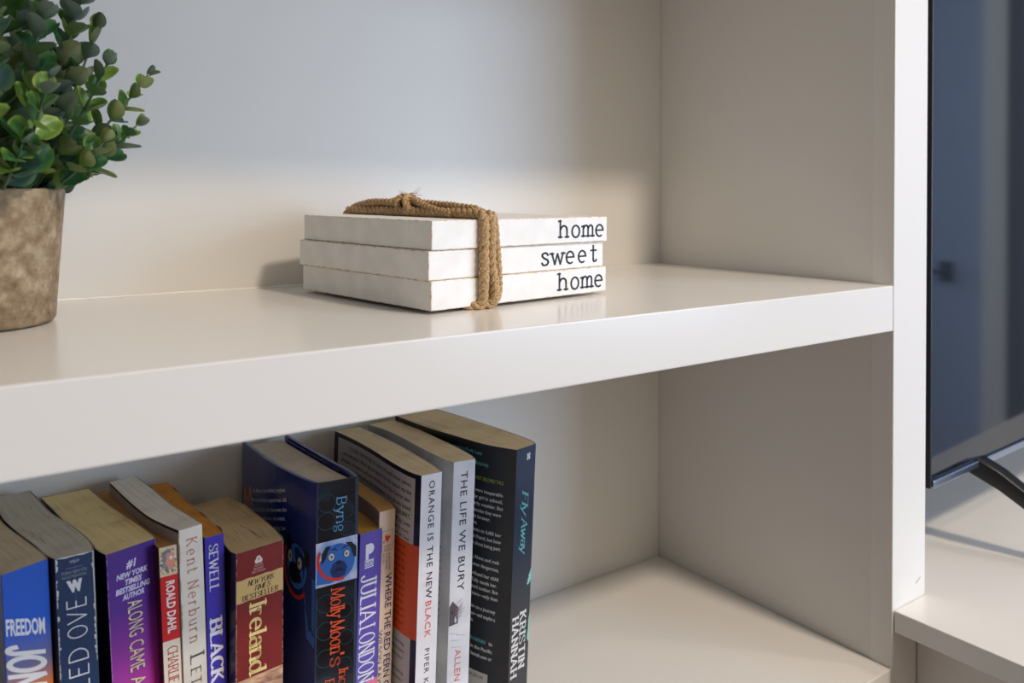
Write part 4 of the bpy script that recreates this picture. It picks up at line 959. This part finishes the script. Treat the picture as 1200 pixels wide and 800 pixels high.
# (azimuth deg, tilt outward, length, base radius) -- 0 deg = +x (towards the wooden blocks)
spec = [(0, 52, .108, .024), (-8, 60, .070, .034), (-22, 20, .140, .020), (25, 24, .130, .022), (-48, 16, .150, .026), (-66, 46, .080, .036), (-90, 30, .120, .030),
        (60, 26, .150, .022), (12, 10, .160, .012), (-100, 12, .160, .012), (-35, 62, .052, .036), (20, 64, .060, .034), (100, 30, .140, .022), (-128, 34, .130, .028), (150, 30, .150, .02), (-160, 40, .120, .026),
        (-55, 6, .170, .018), (-15, 24, .108, .028), (-75, 62, .048, .036), (-118, 58, .062, .036), (-40, 40, .090, .032), (40, 46, .080, .03), (80, 50, .08, .03), (-5, 12, .125, .030)]
leaf_n = 0; rest = []
for az, tl, ln, br_ in spec:
    A = math.radians(az); T_ = math.radians(tl); out = Vector((math.cos(A), math.sin(A), 0))
    side = Vector((-out.y, out.x, 0)); P = []
    nseg = 8; sw = random.uniform(-.12, .12)
    for i in range(nseg + 1):
        t = i / nseg; tt = T_ * (1 - .35 * t)
        if i == 0: P.append(out * br_ + Vector((0, 0, .070)))
        else: P.append(P[-1] + (out * math.sin(tt) + Vector((0, 0, math.cos(tt))) + side * sw * math.sin(t * 3)).normalized() * ln / nseg)
    for q in P:   # stay in front of the back panel
        if q.y > -PY - .016: q.y = -PY - .016
    vs, fs = tube_data(P, lambda t: .00115 * (1.2 - t * .7), 6)
    st = mesh_obj('stem', vs, fs, M['stem'], pl, True)
    npairs = int(ln / .0098); ph = random.uniform(0, PI)
    for kx in range(npairs + 1):
        t = (kx + .6) / (npairs + .6); f = t * nseg; i0 = min(nseg - 1, int(f)); p = P[i0].lerp(P[i0 + 1], f - i0); tg = (P[i0 + 1] - P[i0]).normalized()
        nrm = tg.cross(Vector((.3, .2, 1))).normalized(); bn = tg.cross(nrm); ph += PI / 2 + random.uniform(-.35, .35)
        sc_ = (1.06 - .52 * max(0, t - .55) / .45) * random.uniform(1.0, 1.36)
        for sgn in (0, PI):
            a = ph + sgn + random.uniform(-.2, .2); dv = nrm * math.cos(a) + bn * math.sin(a)
            op = random.uniform(.75, 1.25) if t < .9 else random.uniform(.3, .7)
            yv = (dv * math.sin(op) + tg * math.cos(op)).normalized(); zv = (tg - yv * tg.dot(yv)).normalized(); xv = yv.cross(zv)
            Mx = Matrix((xv, yv, zv)).transposed().to_4x4() @ Matrix.Rotation(random.uniform(-.5, .5), 4, 'Y') @ Matrix.Scale(sc_, 4); Mx.translation = p + dv * .0008
            u = random.random(); kd = 3 if (u < .13 or (t > .85 and u < .4)) else (1 if u < .50 else (2 if u < .72 else 0))
            me = LMESH[kd * 3 + random.randrange(3)]
            tip = Mx @ Vector((0, .0135, 0))
            if tip.y > -PY - .003: continue
            if tip.z < .083: Mx.translation += Vector((0, 0, .084 - tip.z))
            if leaf_n < 300 and (PX + p.x > -.665):
                o = bpy.data.objects.new('leaf', me); link(o, st); o.matrix_local = Mx; leaf_n += 1
            else: rest.append((Mx, me))
vs, fs, uv, mi = [], [], [], []
for Mx, me in rest:
    k = len(vs); vs += [Mx @ v.co for v in me.vertices]; fs += [tuple(k + i for i in p.vertices) for p in me.polygons]
    q = [(0, 0)] * len(me.vertices)
    for lp, ud in zip(me.loops, me.uv_layers[0].data): q[lp.vertex_index] = tuple(ud.uv)
    uv += q; mi += [LM.index(me.materials[0])] * len(me.polygons)
if rest:
    o = mesh_obj('leaf', vs, fs, LM[0], pl, True, uv); o['kind'] = 'stuff'
    for m_ in LM[1:]: o.data.materials.append(m_)
    for p, i_ in zip(o.data.polygons, mi): p.material_index = i_
